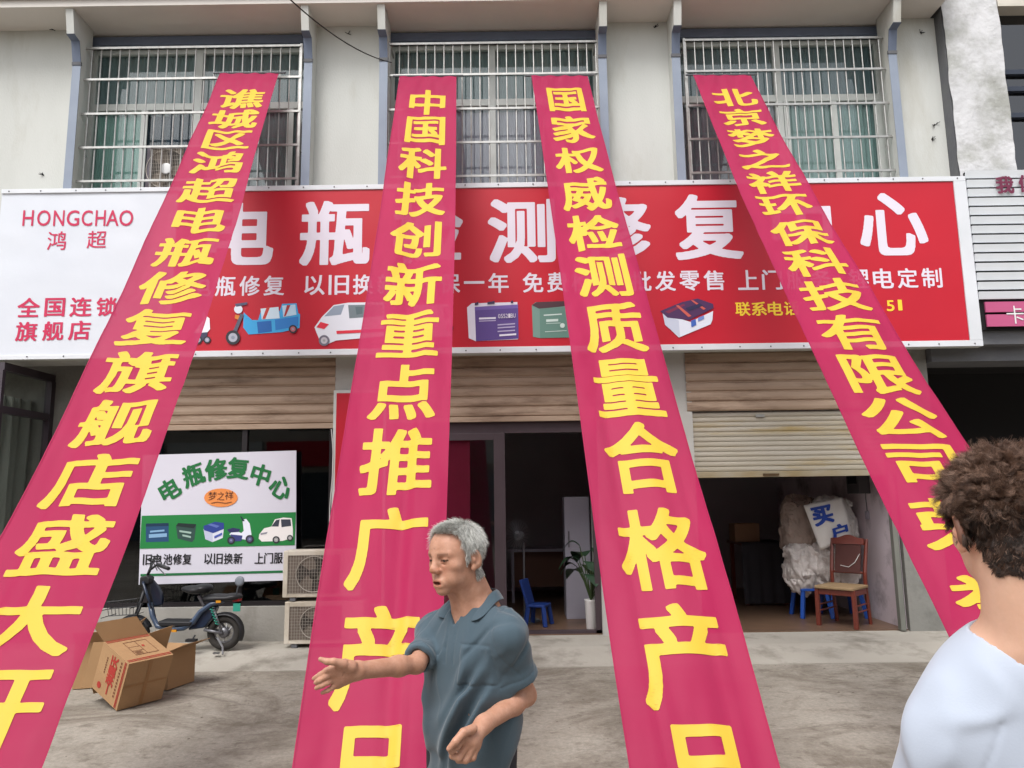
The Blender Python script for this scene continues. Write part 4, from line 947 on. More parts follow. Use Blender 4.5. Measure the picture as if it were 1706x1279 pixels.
def folds_(P, d):
    x, y, z = P.T
    e = .010*fold_noise(P, 15, 15, 6, 3)+.005*fold_noise(P, 34, 34, 15, 5)+.012*ridges(P, 13, 13, 6, 21, .18)-.008*ridges(P, 16, 16, 9, 31, .14)+.005*ridges(P, 30, 30, 18, 41, .2)
    # long drag folds running from the near armpit to the belly, and from the far shoulder down the chest
    a = nv(*shL)+nv(.02, .08, -.10); 
    for k, (ox, oz, am) in enumerate(((.0, 0, .019), (.03, -.05, .017), (.05, -.11, .015), (.02, .05, .010))):
        q0 = a+nv(ox, 0, oz); q1 = q0+nv(.16, .03, -.26); ab = q1-q0; t = np.clip(((P-q0)@ab)/(ab@ab), 0, 1)
        r = np.linalg.norm((P-q0-t[:, None]*ab)*nv(1, .4, 1), axis=1); e -= am*np.exp(-(r/.013)**2)*np.sin(np.pi*np.clip(t*.9+.08, 0, 1)); e += am*.8*np.exp(-((r-.026)/.016)**2)*np.sin(np.pi*t)
    e += .004*np.sin(z*42+x*30+2*np.sin(z*12))*np.exp(-((z-bz_)/.12)**2)
    fr_ = y > chest[1]
    e -= .0035*np.exp(-((x-xv-.017)/.0035)**2)*fr_*(z < vb[2]+.02)*(z > vb[2]-.12); e -= .0035*np.exp(-((x-xv+.017)/.0035)**2)*fr_*(z < vb[2]+.02)*(z > vb[2]-.12)
    px_, pz_ = x+.085, z-(vb[2]-.055)
    box_ = np.maximum(np.abs(px_)-.052, np.abs(pz_+.06)-.06); e -= .004*np.exp(-(box_/.003)**2)*fr_; e += .003*(box_ < 0)*fr_
    for s_ in (shL, shR):
        rr_ = np.abs((P-nv(*s_)+nv(np.sign(s_[0]-chest[0])*.012, 0, 0))@nv(np.sign(s_[0]-chest[0])*.94, 0, .34)); e -= .0025*np.exp(-(rr_/.0035)**2)*(np.linalg.norm(P-nv(*s_), axis=1) < .13)
    for (p, dr_), s_ in zip(ends, (shL, shR)):
        e -= .003*np.exp(-(((P-p)@dr_+.022)/.003)**2)*(np.linalg.norm(P-p, axis=1) < .1)
        r = np.linalg.norm(P-p, axis=1); e += .004*np.sin((P@dr_)*70+3)*np.exp(-(r/.10)**2)
    return -e
sb.fn(folds_, op='a', r=9.)
def vneck(P, d):
    x, y, z = P.T; zt = neckb[2]+.03
    t = (z-vb[2]); w2 = np.abs(x-xv)-(.003+.60*t)
    return np.maximum(np.maximum(w2, -y+chest[1]+.0), np.maximum(-(z-vb[2]), -(d+.024)))
sb.fn(vneck, op='s', k=.003)
nk = nv(*neckb)
sb.cap(tuple(nk+nv(0, .012, -.02)), tuple(nk+nv(0, .02, .10)), .066, .075, .004, 's')
sb.fn(lambda P, d: .0+(-(P[:, 2]-.80))*-1. if False else (P[:, 2]-.66), op='s', k=.002)
shirtA, _, _ = surf_obj('polo_shirt', sb, (-.42, -.32, .64), (.42, .42, 1.47), .0046, M_shirtA, manA, MA)
# placket, buttons, pocket seam
# collar
def collar(parent, M, nk, m, ring, fallw, tips, th=.004):
    """turned down collar: rows of (inner top, fold, outer edge) around the neck"""
    mb = MB(); n = len(ring); rows = 5
    for i, ((xi, yi, zi), (xo, yo, zo)) in enumerate(zip(ring, tips)):
        for j in range(rows):
            t = j/(rows-1); p = nv(xi, yi, zi)*(1-t)+nv(xo, yo, zo)*t; p = p+nv(0, 0, .012*math.sin(math.pi*t)*(1-t)); mb.v.append(tuple(M@Vector(tuple(p))))
    for i in range(n-1):
        for j in range(rows-1):
            k = i*rows+j; mb.f.append((k, k+rows, k+rows+1, k+1)); mb.mi.append(0)
    o = mb.build('collar', m, parent, smooth=True); sm = o.modifiers.new('thickness', 'SOLIDIFY'); sm.thickness = th; sm.offset = 0
    ss_ = o.modifiers.new('smooth', 'SUBSURF'); ss_.levels = ss_.render_levels = 2
    return o
cring, tips = [], []
for k in range(19):
    a = math.pi*(-.88+1.76*k/18); fw = max(0, -math.cos(a)); q = abs(a)/math.pi
    cring.append(tuple(nk+nv(.069*math.sin(a)+xv*fw, -.070*math.cos(a)+.008, .058-.085*fw**1.2)))
    tipw = math.exp(-((q-.74)/.07)**2)
    ro = .096+.034*tipw+.016*fw; zo = .010+.022*abs(math.sin(a))-.052*fw-.016*tipw
    if q > .78: m_ = (q-.78)/.10; ro = ro*(1-m_)+.082*m_; zo = zo*(1-m_)+(-.030)*m_
    tips.append(tuple(nk+nv(ro*math.sin(a)+xv*fw, -ro*.98*math.cos(a)+.006, zo)))
collar(shirtA, MA, nk, M_shirtA, cring, .04, tips)
# trousers and shoes (below the picture)
M_trou = mat('dark trousers', '#2b2d33', .85, '#24262b', 5, .5)
tb = Body(); tb.ell((hip[0], hip[1], .86), (.148, .104, .10), .04)
for s in (-1, 1): tb.cap((hip[0]+s*.085, hip[1], .84), (hip[0]+s*.10, hip[1]+.01, .46), .088, .066, .03); tb.cap((hip[0]+s*.10, hip[1]+.01, .46), (hip[0]+s*.105, hip[1]-.02, .05), .066, .056, .02)
tb.fn(lambda P, d: .035-P[:, 2], op='s', k=.002) if False else None
surf_obj('trousers', tb, (-.35, -.3, -.02), (.35, .4, 1.02), .009, M_trou, manA, MA)
for s in (-1, 1):
    shb = Body(); shb.ell((hip[0]+s*.105, hip[1]+.04, .045), (.047, .135, .044), .01); surf_obj('shoe', shb, (hip[0]+s*.105-.08, hip[1]-.14, .0), (hip[0]+s*.105+.08, hip[1]+.24, .12), .008, M_dark, manA, MA)
# hair: cap plus combed strands
M_hg = [mat('grey hair', '#c6c6c0', .5), mat('silver hair', '#e8e7e2', .45), mat('white hair', '#f0efea', .45), mat('dark grey hair', '#83837c', .5)]
def hairline(q):
    x, y, z = q.T
    top = z > .070+np.clip((y-.02)*.25, 0, .02)-.10*np.clip(np.abs(x)-.045, 0, 1)*0
    top &= ~((y > .045) & (np.abs(x) > .05) & (z < .10))
    side = (y < .022+.30*np.clip(z-.02, -.03, .05)) & (z > -.004)
    burn = (y < .020) & (y > .002) & (z > -.026)
    back = (y < -.022) & (z > -.072-.2*(y+.06))
    ear = (np.abs(x) > .055) & (y > -.038) & (y < .008) & (z < .022) & (z > -.06)
    return (top | side | back | burn) & ~((np.abs(x) > .055) & (y > -.024) & (y < .006) & (z < .020))
def mesh_samples(V, F, mask, n):
    fm = F[mask[F].all(1)]; c = V[fm]; ar = np.linalg.norm(np.cross(c[:, 1]-c[:, 0], c[:, 3]-c[:, 0]), axis=1); pick = np.random.choice(len(fm), n, p=ar/ar.sum())
    u, v = np.random.rand(2, n, 1); q = c[pick]; P = q[:, 0]*(1-u)*(1-v)+q[:, 1]*u*(1-v)+q[:, 2]*u*v+q[:, 3]*(1-u)*v
    nr = np.cross(q[:, 2]-q[:, 0], q[:, 3]-q[:, 1]); nr /= np.linalg.norm(nr, axis=1)[:, None]; return P, nr
qA = headloc(VA); mk = hairline(qA) & (qA[:, 2] > -.085) & (np.abs(qA[:, 0]) < .084)
P_, N_ = mesh_samples(qA, FA, mk, 22000)
jag = fold_noise(P_, 140, 140, 140, 9)
crown = nv(0, -.055, .115); out = P_-crown; out -= N_*(out*N_).sum(1)[:, None]; out /= np.linalg.norm(out, axis=1)[:, None]+1e-6
front = np.clip((P_[:, 1]-.0)/.06, 0, 1)*(P_[:, 2] > .06)
flow = out*(1-front[:, None])+front[:, None]*nv(-.75, .25, .1)
dd = flow*.9+N_*(.42+.25*front[:, None])+np.random.normal(size=P_.shape)*.16+.25*jag[:, None]*np.cross(N_, flow)
Lh = np.where(P_[:, 2] > .05, .027, np.where(P_[:, 2] > .0, .017, .008))*(.7+.6*np.random.rand(len(P_)))
Rw = np.array(HAm.to_3x3()); mi = np.random.choice(4, len(P_), p=[.30, .34, .22, .14]); low = (P_[:, 2] < .02) | (np.random.rand(len(P_)) < .0); mi[low] = np.random.choice(4, low.sum(), p=[.34, .28, .10, .28])
strands('hair', M_hg, P_@Rw.T+np.array(HAm.translation), list(zip(dd@Rw.T, Lh)), manA, width=.00058, seg=4, grav=.22, mi=mi)
# eyes
for s in (-1, 1):
    MB().lathe(tuple(HAm@Vector((s*.032, .0735, -.0015))), HAm.to_3x3()@Vector((s*.25, 1, 0)), [(.0001, .0105), (.0035, .0102), (.004, .0098)], 12).build('eye', M_dark, manA, smooth=True)

# ================================================================ the curly haired person, seen from behind
OB = atd(1676, 872, 1.27)
HBm = frame((.17, .985), OB)@Matrix.Rotation(R_(-8), 4, 'X')@Matrix.Rotation(R_(-3), 4, 'Y')
MB_ = frame((-.12, .99), Vector((OB.x+.05, OB.y-.02, 0))); HB = MB_.inverted()@HBm
JB = lambda x, y, z: loc(MB_, atd(x, y, z))
b = Body(); nkB = JB(1712, 1060, 1.235)
chB = JB(1722, 1230, 1.27); blB = JB(1722, 1450, 1.28)
sL, sR = JB(1578, 1222, 1.27), JB(1880, 1222, 1.25)
eL, wL = JB(1535, 1420, 1.32), JB(1600, 1560, 1.52); eR, wR = JB(1945, 1420, 1.28), JB(1900, 1600, 1.45)
def torsoB(b, g):
    b.ell(chB, (.172+g, .112+g, .21), .05); b.ell(blB, (.155+g, .115+g, .22), .06)
    for s in (sL, sR): b.cap(tuple(nv(*nkB)*.8+nv(*s)*.2+nv(0, 0, -.025)), s, .042+g, .048+g, .06)
torsoB(b, -.006); b.cap(nkB, tuple(HB@Vector((0, -.03, -.05))), .064, .060, .04); head_shapes(b, HB)
b.cap(tuple(nv(*nkB)+nv(0, -.03, 0)), tuple(HB@Vector((0, -.055, -.05))), .045, .036, .03)
for s, e, w_ in ((sL, eL, wL), (sR, eR, wR)):
    b.cap(s, e, .05, .040, .02); b.cap(e, w_, .040, .026, .02)
    dv = nv(*w_)-nv(*e); dv /= np.linalg.norm(dv); pc = nv(*w_)+dv*.05; b.ell(tuple(pc), (.018, .038, .036), .02)
    for k in range(4): b.chain([tuple(pc+dv*.03+nv(0, 0, .024-.016*k)), tuple(pc+dv*.065+nv(.004, 0, .024-.016*k)), tuple(pc+dv*(.095-.006*abs(k-1))+nv(.014, 0, .022-.016*k))], (.0095, .0085, .0065))
    b.chain([tuple(pc+nv(0, 0, .028)), tuple(pc+dv*.03+nv(.012, 0, .045)), tuple(pc+dv*.06+nv(.016, 0, .05))], (.012, .010, .007))
HiB = np.array(HB.inverted())
def toneB(V):
    q = V@HiB[:3, :3].T+HiB[:3, 3]; x, y, z = q.T; c = np.ones((len(V), 3))
    m = hairB(q)*1.; c *= 1-(m*.88)[:, None]*(1-np.array((.16, .12, .11)))
    e = np.exp(-((np.abs(x)-.082)/.012)**2)*(np.abs(z+.01) < .045)*(np.abs(y+.01) < .035); c *= 1-(e*.5)[:, None]*(1-np.array((1, .68, .6))); return c
def hairB(q):
    x, y, z = q.T
    k = (z > .062) | ((y < .030) & (z > -.01)) | ((y < -.016-.5*np.maximum(0, -.015-z)) & (z > -.088)) | ((y < .024) & (y > .004) & (z > -.035))
    return k & ~((np.abs(x) > .058) & (y > -.020) & (y < .006) & (z < .016))
M_skinB = skin_mat('light skin', '#d8ab92', '#e0b49b', .5, .12)
manB, VB, FB = surf_obj('person', b, (-.6, -.35, .3), (.6, .75, 1.78), .0042, M_skinB, None, MB_, toneB)
tag(manB, 'person with curly brown hair and a white T-shirt, seen from behind', 'person')
M_tee = mat('white jersey', '#b2bac8', .85, '#a6b0c1', 4, .5, bump=.05, bscale=300, sheen=.2)
sb = Body(); torsoB(sb, .012)
ends = [sleeve(sb, sL, eL, .66, .062, .078), sleeve(sb, sR, eR, .66, .062, .078)]
def foldsB(P, d):
    x, y, z = P.T
    e = .009*fold_noise(P, 12, 12, 7, 8)+.003*fold_noise(P, 30, 30, 18, 4)+.014*ridges(P, 11, 11, 6, 24, .26)-.009*ridges(P, 14, 14, 8, 38, .24)+.005*ridges(P, 28, 28, 18, 43, .22)
    for s, sg_ in ((sL, 1), (sR, -1)):
        r = np.abs((P-nv(*s)-nv(sg_*.004, 0, 0))@nv(-sg_*.95, 0, .30)); e -= .0022*np.exp(-(r/.003)**2)*(np.linalg.norm(P-nv(*s), axis=1) < .12)
    return -e
sb.fn(foldsB, op='a', r=9.)
nB = nv(*nkB); sb.cap(tuple(nB+nv(0, .012, -.03)), tuple(nB+nv(0, .03, .10)), .067, .080, .004, 's')
sb.fn(lambda P, d: P[:, 2]-.80, op='s', k=.002)
surf_obj('t_shirt', sb, (-.6, -.35, .75), (.6, .5, 1.62), .0045, M_tee, manB, MB_)
tb = Body(); hz = (blB[0], blB[1]); tb.ell((hz[0], hz[1], .92), (.165, .118, .12), .04)
for s in (-1, 1): tb.cap((hz[0]+s*.085, hz[1], .86), (hz[0]+s*.10, hz[1]+.01, .48), .088, .066, .03); tb.cap((hz[0]+s*.10, hz[1]+.01, .48), (hz[0]+s*.105, hz[1]-.02, .06), .066, .056, .02)
surf_obj('trousers', tb, (-.35, -.3, -.02), (.35, .4, 1.06), .010, M_trou, manB, MB_)
for s in (-1, 1):
    shb = Body(); shb.ell((hz[0]+s*.105, hz[1]+.04, .045), (.047, .135, .044), .01); surf_obj('shoe', shb, (hz[0]+s*.105-.08, hz[1]-.14, .0), (hz[0]+s*.105+.08, hz[1]+.24, .12), .008, M_dark, manB, MB_)
# curls: strands gathered into locks
M_hb = [mat('brown curl', '#705444', .4), mat('dark curl', '#463329', .4), mat('light brown curl', '#9b7c6a', .4), mat('black brown curl', '#2e231d', .45)]
qB = VB@HiB[:3, :3].T+HiB[:3, 3]; mk = hairB(qB) & (np.abs(qB[:, 0]) < .086) & (qB[:, 2] > -.11)
P_, N_ = mesh_samples(qB, FB, mk, 44000)
G_, GN = mesh_samples(qB, FB, mk, 1500)
gi = np.concatenate([((P_[i:i+2000, None]-G_[None])**2).sum(-1).argmin(1) for i in range(0, len(P_), 2000)])
z = G_[:, 2]; top = np.clip((z-.0)/.06, 0, 1)
tang = np.cross(GN, nv(0, 0, 1)); tang /= np.linalg.norm(tang, axis=1)[:, None]+1e-6; t2 = np.cross(GN, tang)
gd = GN*(.35+.55*top)[:, None]+tang*np.random.normal(size=(len(G_), 1))*.8+t2*(np.random.normal(size=(len(G_), 1))*.5+.6*(1-top[:, None]))
gl = (.006+.006*np.clip((z+.06)/.06, 0, 1)+.011*top)*(.7+.6*np.random.rand(len(G_))); gph = np.random.rand(len(G_))*6.28; gtr = np.where(np.random.rand(len(G_)) > .5, 1, -1)*(.8+.7*np.random.rand(len(G_)))
dd = gd[gi]+np.random.normal(size=P_.shape)*.10; Lh = gl[gi]*(.8+.4*np.random.rand(len(P_)))
Rw = np.array(HBm.to_3x3()); W_ = P_@Rw.T+np.array(HBm.translation); D_ = dd@Rw.T; pull = (G_[gi]-P_)@Rw.T
tp = top[gi]; c = tp > .2
pr = np.where(tp[:, None] > .6, nv(.38, .20, .30, .12), np.where(tp[:, None] > .2, nv(.32, .36, .12, .20), nv(.14, .42, .02, .42)))  # overhead light put into hair colour: paler curls on top, darker below
gk = np.random.rand(len(G_)); mi = (pr.cumsum(1) < (gk[gi]*.6+np.random.rand(len(P_))*.4)[:, None]).sum(1).clip(0, 3)
strands('hair', M_hb, W_[~c], list(zip(D_[~c], Lh[~c])), manB, width=.0006, seg=3, grav=.25, mi=mi[~c])
strands('hair', M_hb, W_[c], list(zip(D_[c], Lh[c]*1.25)), manB, curl=1, width=.00042, seg=10, grav=.1, mi=mi[c], crad=.0042, ph=gph[gi][c]+np.random.normal(size=c.sum())*.25, tr=gtr[gi][c], pull=pull[c])
# ================================================================ poster board on the shop glass
YPo = YF-.06
po = MB(); c4 = [at(231, 799, YPo), at(231, 974, YPo), at(494, 966, YPo), at(500, 752, YPo), at(238, 758, YPo)]
pc = [at(238, 758, YPo), at(500, 752, YPo), at(493, 966, YPo), at(231, 974, YPo)]
po.obox(pc[3]+Vector((0, 0, 0)), pc[2]-pc[3], (0, .012, 0), pc[0]-pc[3])
pst = tag(po.build('poster_board', mat('white board', '#cfcdd8', .45, '#c6c4d0', 2, .5), None), 'white and green battery repair board mounted on the dark shop window', 'poster')
yp = YPo-.004
def ppoly(name, c, px, dy=.0): return MB().poly([at(x, y, yp-dy) for x, y in px[::-1]]).build(name, prn(c), pst)
ppoly('green_band', '#1f7a3c', [(236, 859), (493, 853), (491, 908), (233, 914)])
ppoly('green_line', '#1f6a3c', [(234, 956), (471, 950), (471, 954), (234, 960)])
t = MB()
arc = [(281, 816, -32), (322, 791, -19), (360, 782, -6), (397, 780, 5), (434, 791, 16), (468, 812, 30)]
for ch, (cx, cy, an) in zip('电瓶修复中心', arc):
    p0 = at(cx, cy, yp-.002); s_ = .235; ca, sa = math.cos(R_(-an)), math.sin(R_(-an))
    write(t, ch, lambda i: (-.5, .5, -.5, .5), lambda u, v: (p0.x+s_*(u*ca-v*sa), p0.y, p0.z+s_*1.05*(u*sa+v*ca)), .034, .024, 56, 12, 'y')
t.build('arched_lettering', prn('#1c6b38'), pst)
picture(pst, 'oval_logo', [('#e08a4a', (368, 829, 28, 15.5))], yp-.001)
t = MB(); pxwrite(t, '梦之祥', [(347, 819, 361, 833), (362, 819, 374, 833), (375, 818, 389, 832)], yp-.004, .0, .0, n=44)
t.tube([at(352, 838, yp-.003), at(362, 836, yp-.003), at(376, 838, yp-.003), at(386, 836, yp-.003)], .004, 4); t.build('oval_lettering', prn('#5a3020'), pst)
t = MB(); row = '旧电池修复 以旧换新 上门服务'; xs_ = [238, 255, 272, 288, 304, 0, 340, 356, 373, 389, 0, 424, 440, 456, 472]
pxwrite(t, [c for c in row if c != ' '], [(x, 923+(x-240)*-.012, x+15, 941+(x-240)*-.012) for x, c in zip(xs_, row) if c != ' '], yp-.001, .018, .008, n=44)
t.build('service_lettering', prn('#18181c'), pst)
picture(pst, 'printed_battery', [('#23486e', [(243, 872), (281, 871), (281, 902), (243, 903)]), ('#15304c', [(243, 872), (281, 871), (281, 876), (243, 877)]), ('#7fa6c8', [(250, 884), (274, 882), (274, 885), (250, 887)]), ('#7fa6c8', [(248, 890), (278, 888), (278, 894), (248, 896)])], yp-.001)
picture(pst, 'printed_dark_battery', [('#2f4a45', [(293, 876), (297, 871), (327, 873), (324, 898), (320, 903), (296, 897)]), ('#1b2a2a', [(293, 876), (297, 871), (327, 873), (323, 880)]), ('#9ab5aa', [(299, 883), (319, 886), (318, 889), (299, 886)]), ('#9ab5aa', [(304, 890), (318, 893), (318, 896), (304, 893)])], yp-.001)
picture(pst, 'printed_white_battery', [('#d5d8e6', [(339, 881), (356, 887), (373, 880), (371, 896), (354, 903), (342, 898)]), ('#b9bfd6', [(339, 881), (354, 887), (354, 903), (342, 898)]), ('#2b3f8a', [(339, 876), (358, 869), (373, 871), (373, 881), (355, 888), (340, 883)]), ('#5a6cb0', [(346, 874), (352, 872), (366, 876), (361, 879)]), ('#4a5aa8', [(357, 893), (370, 887), (370, 891), (357, 897)])], yp-.001)
picture(pst, 'printed_scooter', [('#dfe2ee', [(404, 866), (410, 864), (416, 872), (419, 890), (414, 900), (404, 898), (390, 896), (382, 890), (390, 882), (402, 888), (406, 884)]), ('#2d2f5a', [(378, 882), (388, 879), (400, 881), (398, 886), (382, 887)]), ('#39407a', [(384, 890), (404, 892), (402, 901), (386, 902)]), ('#20243c', [(400, 860), (402, 860), (408, 868), (404, 868)])]+ring('#8888aa', 385, 900, 6.5, '#555577')+ring('#8888aa', 416, 898, 7, '#555577'), yp-.001)
picture(pst, 'printed_small_car', [('#e6e2e0', [(432, 890), (440, 880), (452, 877), (458, 865), (472, 862), (486, 863), (488, 882), (488, 896), (470, 901), (436, 902), (431, 897)]), ('#3a3f4c', [(452, 877), (460, 866), (466, 865), (464, 877)]), ('#3a3f4c', [(468, 865), (484, 865), (485, 876), (469, 878)]), ('#8a8a96', [(434, 888), (446, 886), (444, 889), (434, 891)])]+ring('#bbbbbb', 460, 899, 6, '#999999')+ring('#bbbbbb', 483, 896, 5, '#999999'), yp-.001)

# ================================================================ upright red sign by the first shop
Yr = YF-.07
ur = MB(); a_, b_2 = at(556, 650, Yr), at(640, 1010, Yr)
ur.box(a_.x, b_2.x, Yr, Yr+.05, b_2.z, a_.z)
urs = tag(ur.build('upright_sign', M_alu, None, bevel=.003), 'narrow upright red sign in a pale metal frame behind the second banner', 'sign')
MB().box(a_.x+.035, b_2.x-.035, Yr-.004, Yr-.0005, b_2.z+.035, a_.z-.035).build('red_face', M_vinr, urs)
wv = MB(); wv.tube([at(552+3*math.sin(k*.7), 715+k*22, YF-.075) for k in range(12)], .006, 6)
tag(wv.build('hanging_cord', mat('white cord', '#c9c7c4', .6), None), 'thin white cord hanging down beside the upright red sign', 'cord')

# ================================================================ air conditioner outdoor units
M_acb = mat('yellowed white casing', '#cfc8bb', .5, '#bdb4a4', 3, .6, bump=.05, col3='#a89d8b', scale3=2)
M_acg = mat('grille wire', '#a8a197', .5, metal=.3); M_fan = mat('dusty fan', '#3f3833', .7, '#322c28', 8, .7)
def ac_unit(o, w_, h_, d_, label, group, z0, cm=None):
    """outdoor unit: front towards the street"""
    r = empty('outdoor_unit', (o[0]+w_/2, o[1]+d_/2, z0), label, 'air conditioner', group)
    x0, y0 = o; x1 = x0+w_; y1 = y0+d_; z1 = z0+h_; zf = z0+.035
    fx0, fx1, fz0, fz1 = x0+.055, x0+w_*.72, zf+.045, z1-.05
    c = MB(); c.box(x0, x1, y0+.012, y1, zf, z1); cm = cm or M_acb; c.build('casing', cm, r, bevel=.012)
    f = MB(); f.box(x0+.004, fx0, y0, y0+.0115, zf+.004, z1-.004).box(fx1, x1-.004, y0, y0+.0115, zf+.004, z1-.004).box(fx0, fx1, y0, y0+.0115, fz1, z1-.004).box(fx0, fx1, y0, y0+.0115, zf+.004, fz0)
    f.build('front_panel', cm, r, bevel=.004)
    cx, cz, R = (fx0+fx1)/2, (fz0+fz1)/2, (fz1-fz0)*.47
    MB().box(fx0, fx1, y0+.0085, y0+.0115, fz0, fz1).build('recess', mat('dark grey recess', '#7d7268', .8, '#6b6158', 5, .6), r)
    fa = MB()
    for k in range(3):
        a0 = k*2.094+.4
        fa.grid(lambda u, v: (cx+(.05+(R-.06)*u)*math.cos(a0+v*1.25*(.6+.4*u)), y0+.004-.004*v, cz+(.05+(R-.06)*u)*math.sin(a0+v*1.25*(.6+.4*u))), 6, 6)
    fa.lathe((cx, y0+.007, cz), (0, -1, 0), [(.055, 0), (.05, .006)], 20)
    fa.build('fan', M_fan, r, smooth=True)
    if cm is not M_acb: MB().lathe((cx, y0-.008, cz), (0, -1, 0), [(.070, 0), (.068, .004), (.055, .007)], 24).build('hub_badge', M_wht_ac, r, smooth=True)
    g_ = MB(); yg = y0-.006
    g_.torus((cx, yg+.003, cz), (0, 1, 0), R, .005, 40, 5)
    n = 19
    for k in range(n+1): x = fx0+(fx1-fx0)*k/n; g_.box(x-.0013, x+.0013, yg-.002, yg+.002, fz0, fz1)
    for k in range(12): z = fz0+(fz1-fz0)*k/11; g_.box(fx0, fx1, yg+.0025, yg+.005, z-.0013, z+.0013)
    g_.build('grille', M_acg, r)
    for q in (x0+.08, x1-.14): MB().box(q, q+.06, y0+.01, y1-.01, z0, zf).build('foot', M_grey, r)
    return r
PZ = .105
M_wht_ac = mat('pale badge', '#cfcfcf', .4)
ya = 8.20; xa = X(471, 1000, ya); z1 = Z(471, 1001, ya); z2 = Z(471, 916, ya)
ac_unit((xa+.02, ya), .84, z1-PZ-.01, .28, 'beige outdoor unit standing on the ground, lower of the two stacked', 'outdoor units by the second banner', PZ)
ac_unit((xa-.01, ya), .84, z2-z1-.006, .28, 'beige outdoor unit resting on top of another unit beside the poster board', 'outdoor units by the second banner', z1-.004)
yw_ = 8.50; xw = X(243, 270, yw_); zw = Z(260, 326, yw_)
ac_unit((xw, yw_), .62, Z(260, 241, yw_)-zw, .24, 'dark outdoor unit with a pale round badge inside the left window grille', None, zw, mat('purple grey casing', '#5a535c', .6, '#494249', 5, .6))

# ================================================================ electric bike
Yb = 8.12
M_bb = mat('dark blue lacquer', '#1f2c42', .3, '#1a2436', 4, .5, coat=.4); M_bl = mat('pale blue lacquer', '#3a4a61', .3, '#313f54', 4, .5, coat=.4)
M_blk = mat('black plastic', '#1d1d20', .5, '#27272a', 8, .6); M_rub = mat('dusty tyre', '#2a2826', .85, '#3b3733', 12, .7); M_chr = mat('steel rod', '#9a9a9c', .3, metal=.8)
M_spk = mat('grey alloy', '#6e6e72', .4, metal=.6); M_amb = mat('amber lens', '#c98a2a', .3); M_redl = mat('red lens', '#a3222a', .3); M_grp = mat('green plate', '#2e8f7c', .5)
def bp(x, y, dy=0.): return at(x, y, Yb+dy)
eb = empty('electric_bike', bp(300, 1084)*1.0, 'dark blue electric bike with wire front basket parked before the poster board', 'electric bike')
eb.location.z = PZ
def wheel(cx, cy, front):
    c = bp(cx, cy); R = c.z-PZ-.002
    wr = MB().torus(c, (0, 1, 0), R-.040, .040, 40, 10, .95).build('wheel', M_rub, eb, smooth=True)
    rm = MB(); rm.torus(c, (0, 1, 0), R-.078, .010, 36, 6); rm.lathe(c-Vector((0, .05, 0)), (0, 1, 0), [(.045, 0), (.055, .02), (.055, .08), (.045, .10)], 20)
    rm.build('rim', M_spk, wr, smooth=True)
    sp = MB()
    for k in range(18):
        a = k*math.pi/9; b2 = a+.35*(1 if k % 2 else -1); sp.tube([c+Vector((.05*math.cos(b2), .02*(1 if k % 2 else -1), .05*math.sin(b2))), c+Vector(((R-.08)*math.cos(a), 0, (R-.08)*math.sin(a)))], .003, 4)
    sp.build('spokes', M_chr, wr)
    fd = MB()
    a0, a1 = (R_(-25), R_(165)) if not front else (R_(20), R_(170))
    def ff(u, v): a = a0+(a1-a0)*u; y = -.055+.11*v; rr = R+.022-.9*(y*y)/.11; return c+Vector((rr*math.cos(a), y, rr*math.sin(a)))
    fd.grid(ff, 24, 6); o = fd.build('fender', M_blk, eb, smooth=True); o.modifiers.new('thickness', 'SOLIDIFY').thickness = .004
    return c, R
cr_, Rr = wheel(374, 1053, False); cf_, Rf = wheel(222, 1056, True)
fr = MB()
for dy in (-.07, .07):
    fr.tube([bp(373, 1001, dy*.8), bp(352, 1006, dy), bp(334, 1019, dy), bp(322, 1036, dy), bp(306, 1046, dy), bp(284, 1048, dy), bp(262, 1043, dy*.7), bp(254, 1026, dy*.4), bp(250, 1004, dy*.2)], [.020, .024, .028, .030, .028, .026, .026, .026, .024], 10)
fr.build('frame', M_bl, eb, smooth=True)
bd = MB(); bd.prism([(x, -y) for x, y in ((330, 1022), (352, 1008), (360, 1012), (352, 1030), (340, 1046), (312, 1050), (318, 1040))], CAMP*0, (1, 0, 0), (0, 0, 1), (0, .11, 0))
k_ = bp(331, 1022).x-bp(330, 1022).x; o_ = bp(0, 0, -.055)
bd.v = [(bp(v[0], -v[2], -.055).x, Yb-.055+v[1], bp(v[0], -v[2], -.055).z) for v in bd.v]
bd.build('body_shell', M_bb, eb, bevel=.015)
sh = MB()
def shf(u, v): x = 236+14*v+3*u; y = 968+44*v; p = bp(x, y); w2 = (.10+.05*math.sin(v*3.0))*(2*u-1); return p+Vector((abs(w2)*.5, w2, 0))
sh.grid(shf, 8, 10); o = sh.build('leg_shield', M_bb, eb, smooth=True); o.modifiers.new('thickness', 'SOLIDIFY').thickness = .02
st = MB(); st.tube([bp(256, 1028), bp(247, 985), bp(244, 962)], .024, 10).tube([bp(240, 985, -.0), bp(232, 1010), bp(224, 1030)], .02, 8)
for dy in (-.055, .055): st.tube([bp(236, 1005, dy), bp(226, 1030, dy), (cf_.x, Yb+dy, cf_.z)], .013, 8)
st.build('steering_column', M_blk, eb, smooth=True)
hd = MB().prism([(-.05, -.05), (.05, -.03), (.06, .03), (.02, .06), (-.05, .04)], bp(240, 968, -.055), (1, 0, 0), (0, 0, 1), (0, .11, 0)).build('headlight', M_blk, eb, bevel=.012)
hb = MB(); hb.tube([bp(246, 958), bp(252, 944)], .016, 8)
hb.tube([bp(249, 932, .30), bp(254, 936, .22), bp(251, 947, .06), bp(252, 948, -.06), bp(262, 940, -.22), bp(274, 944, -.30)], .012, 8)
hb.build('handlebar', M_blk, eb, smooth=True)
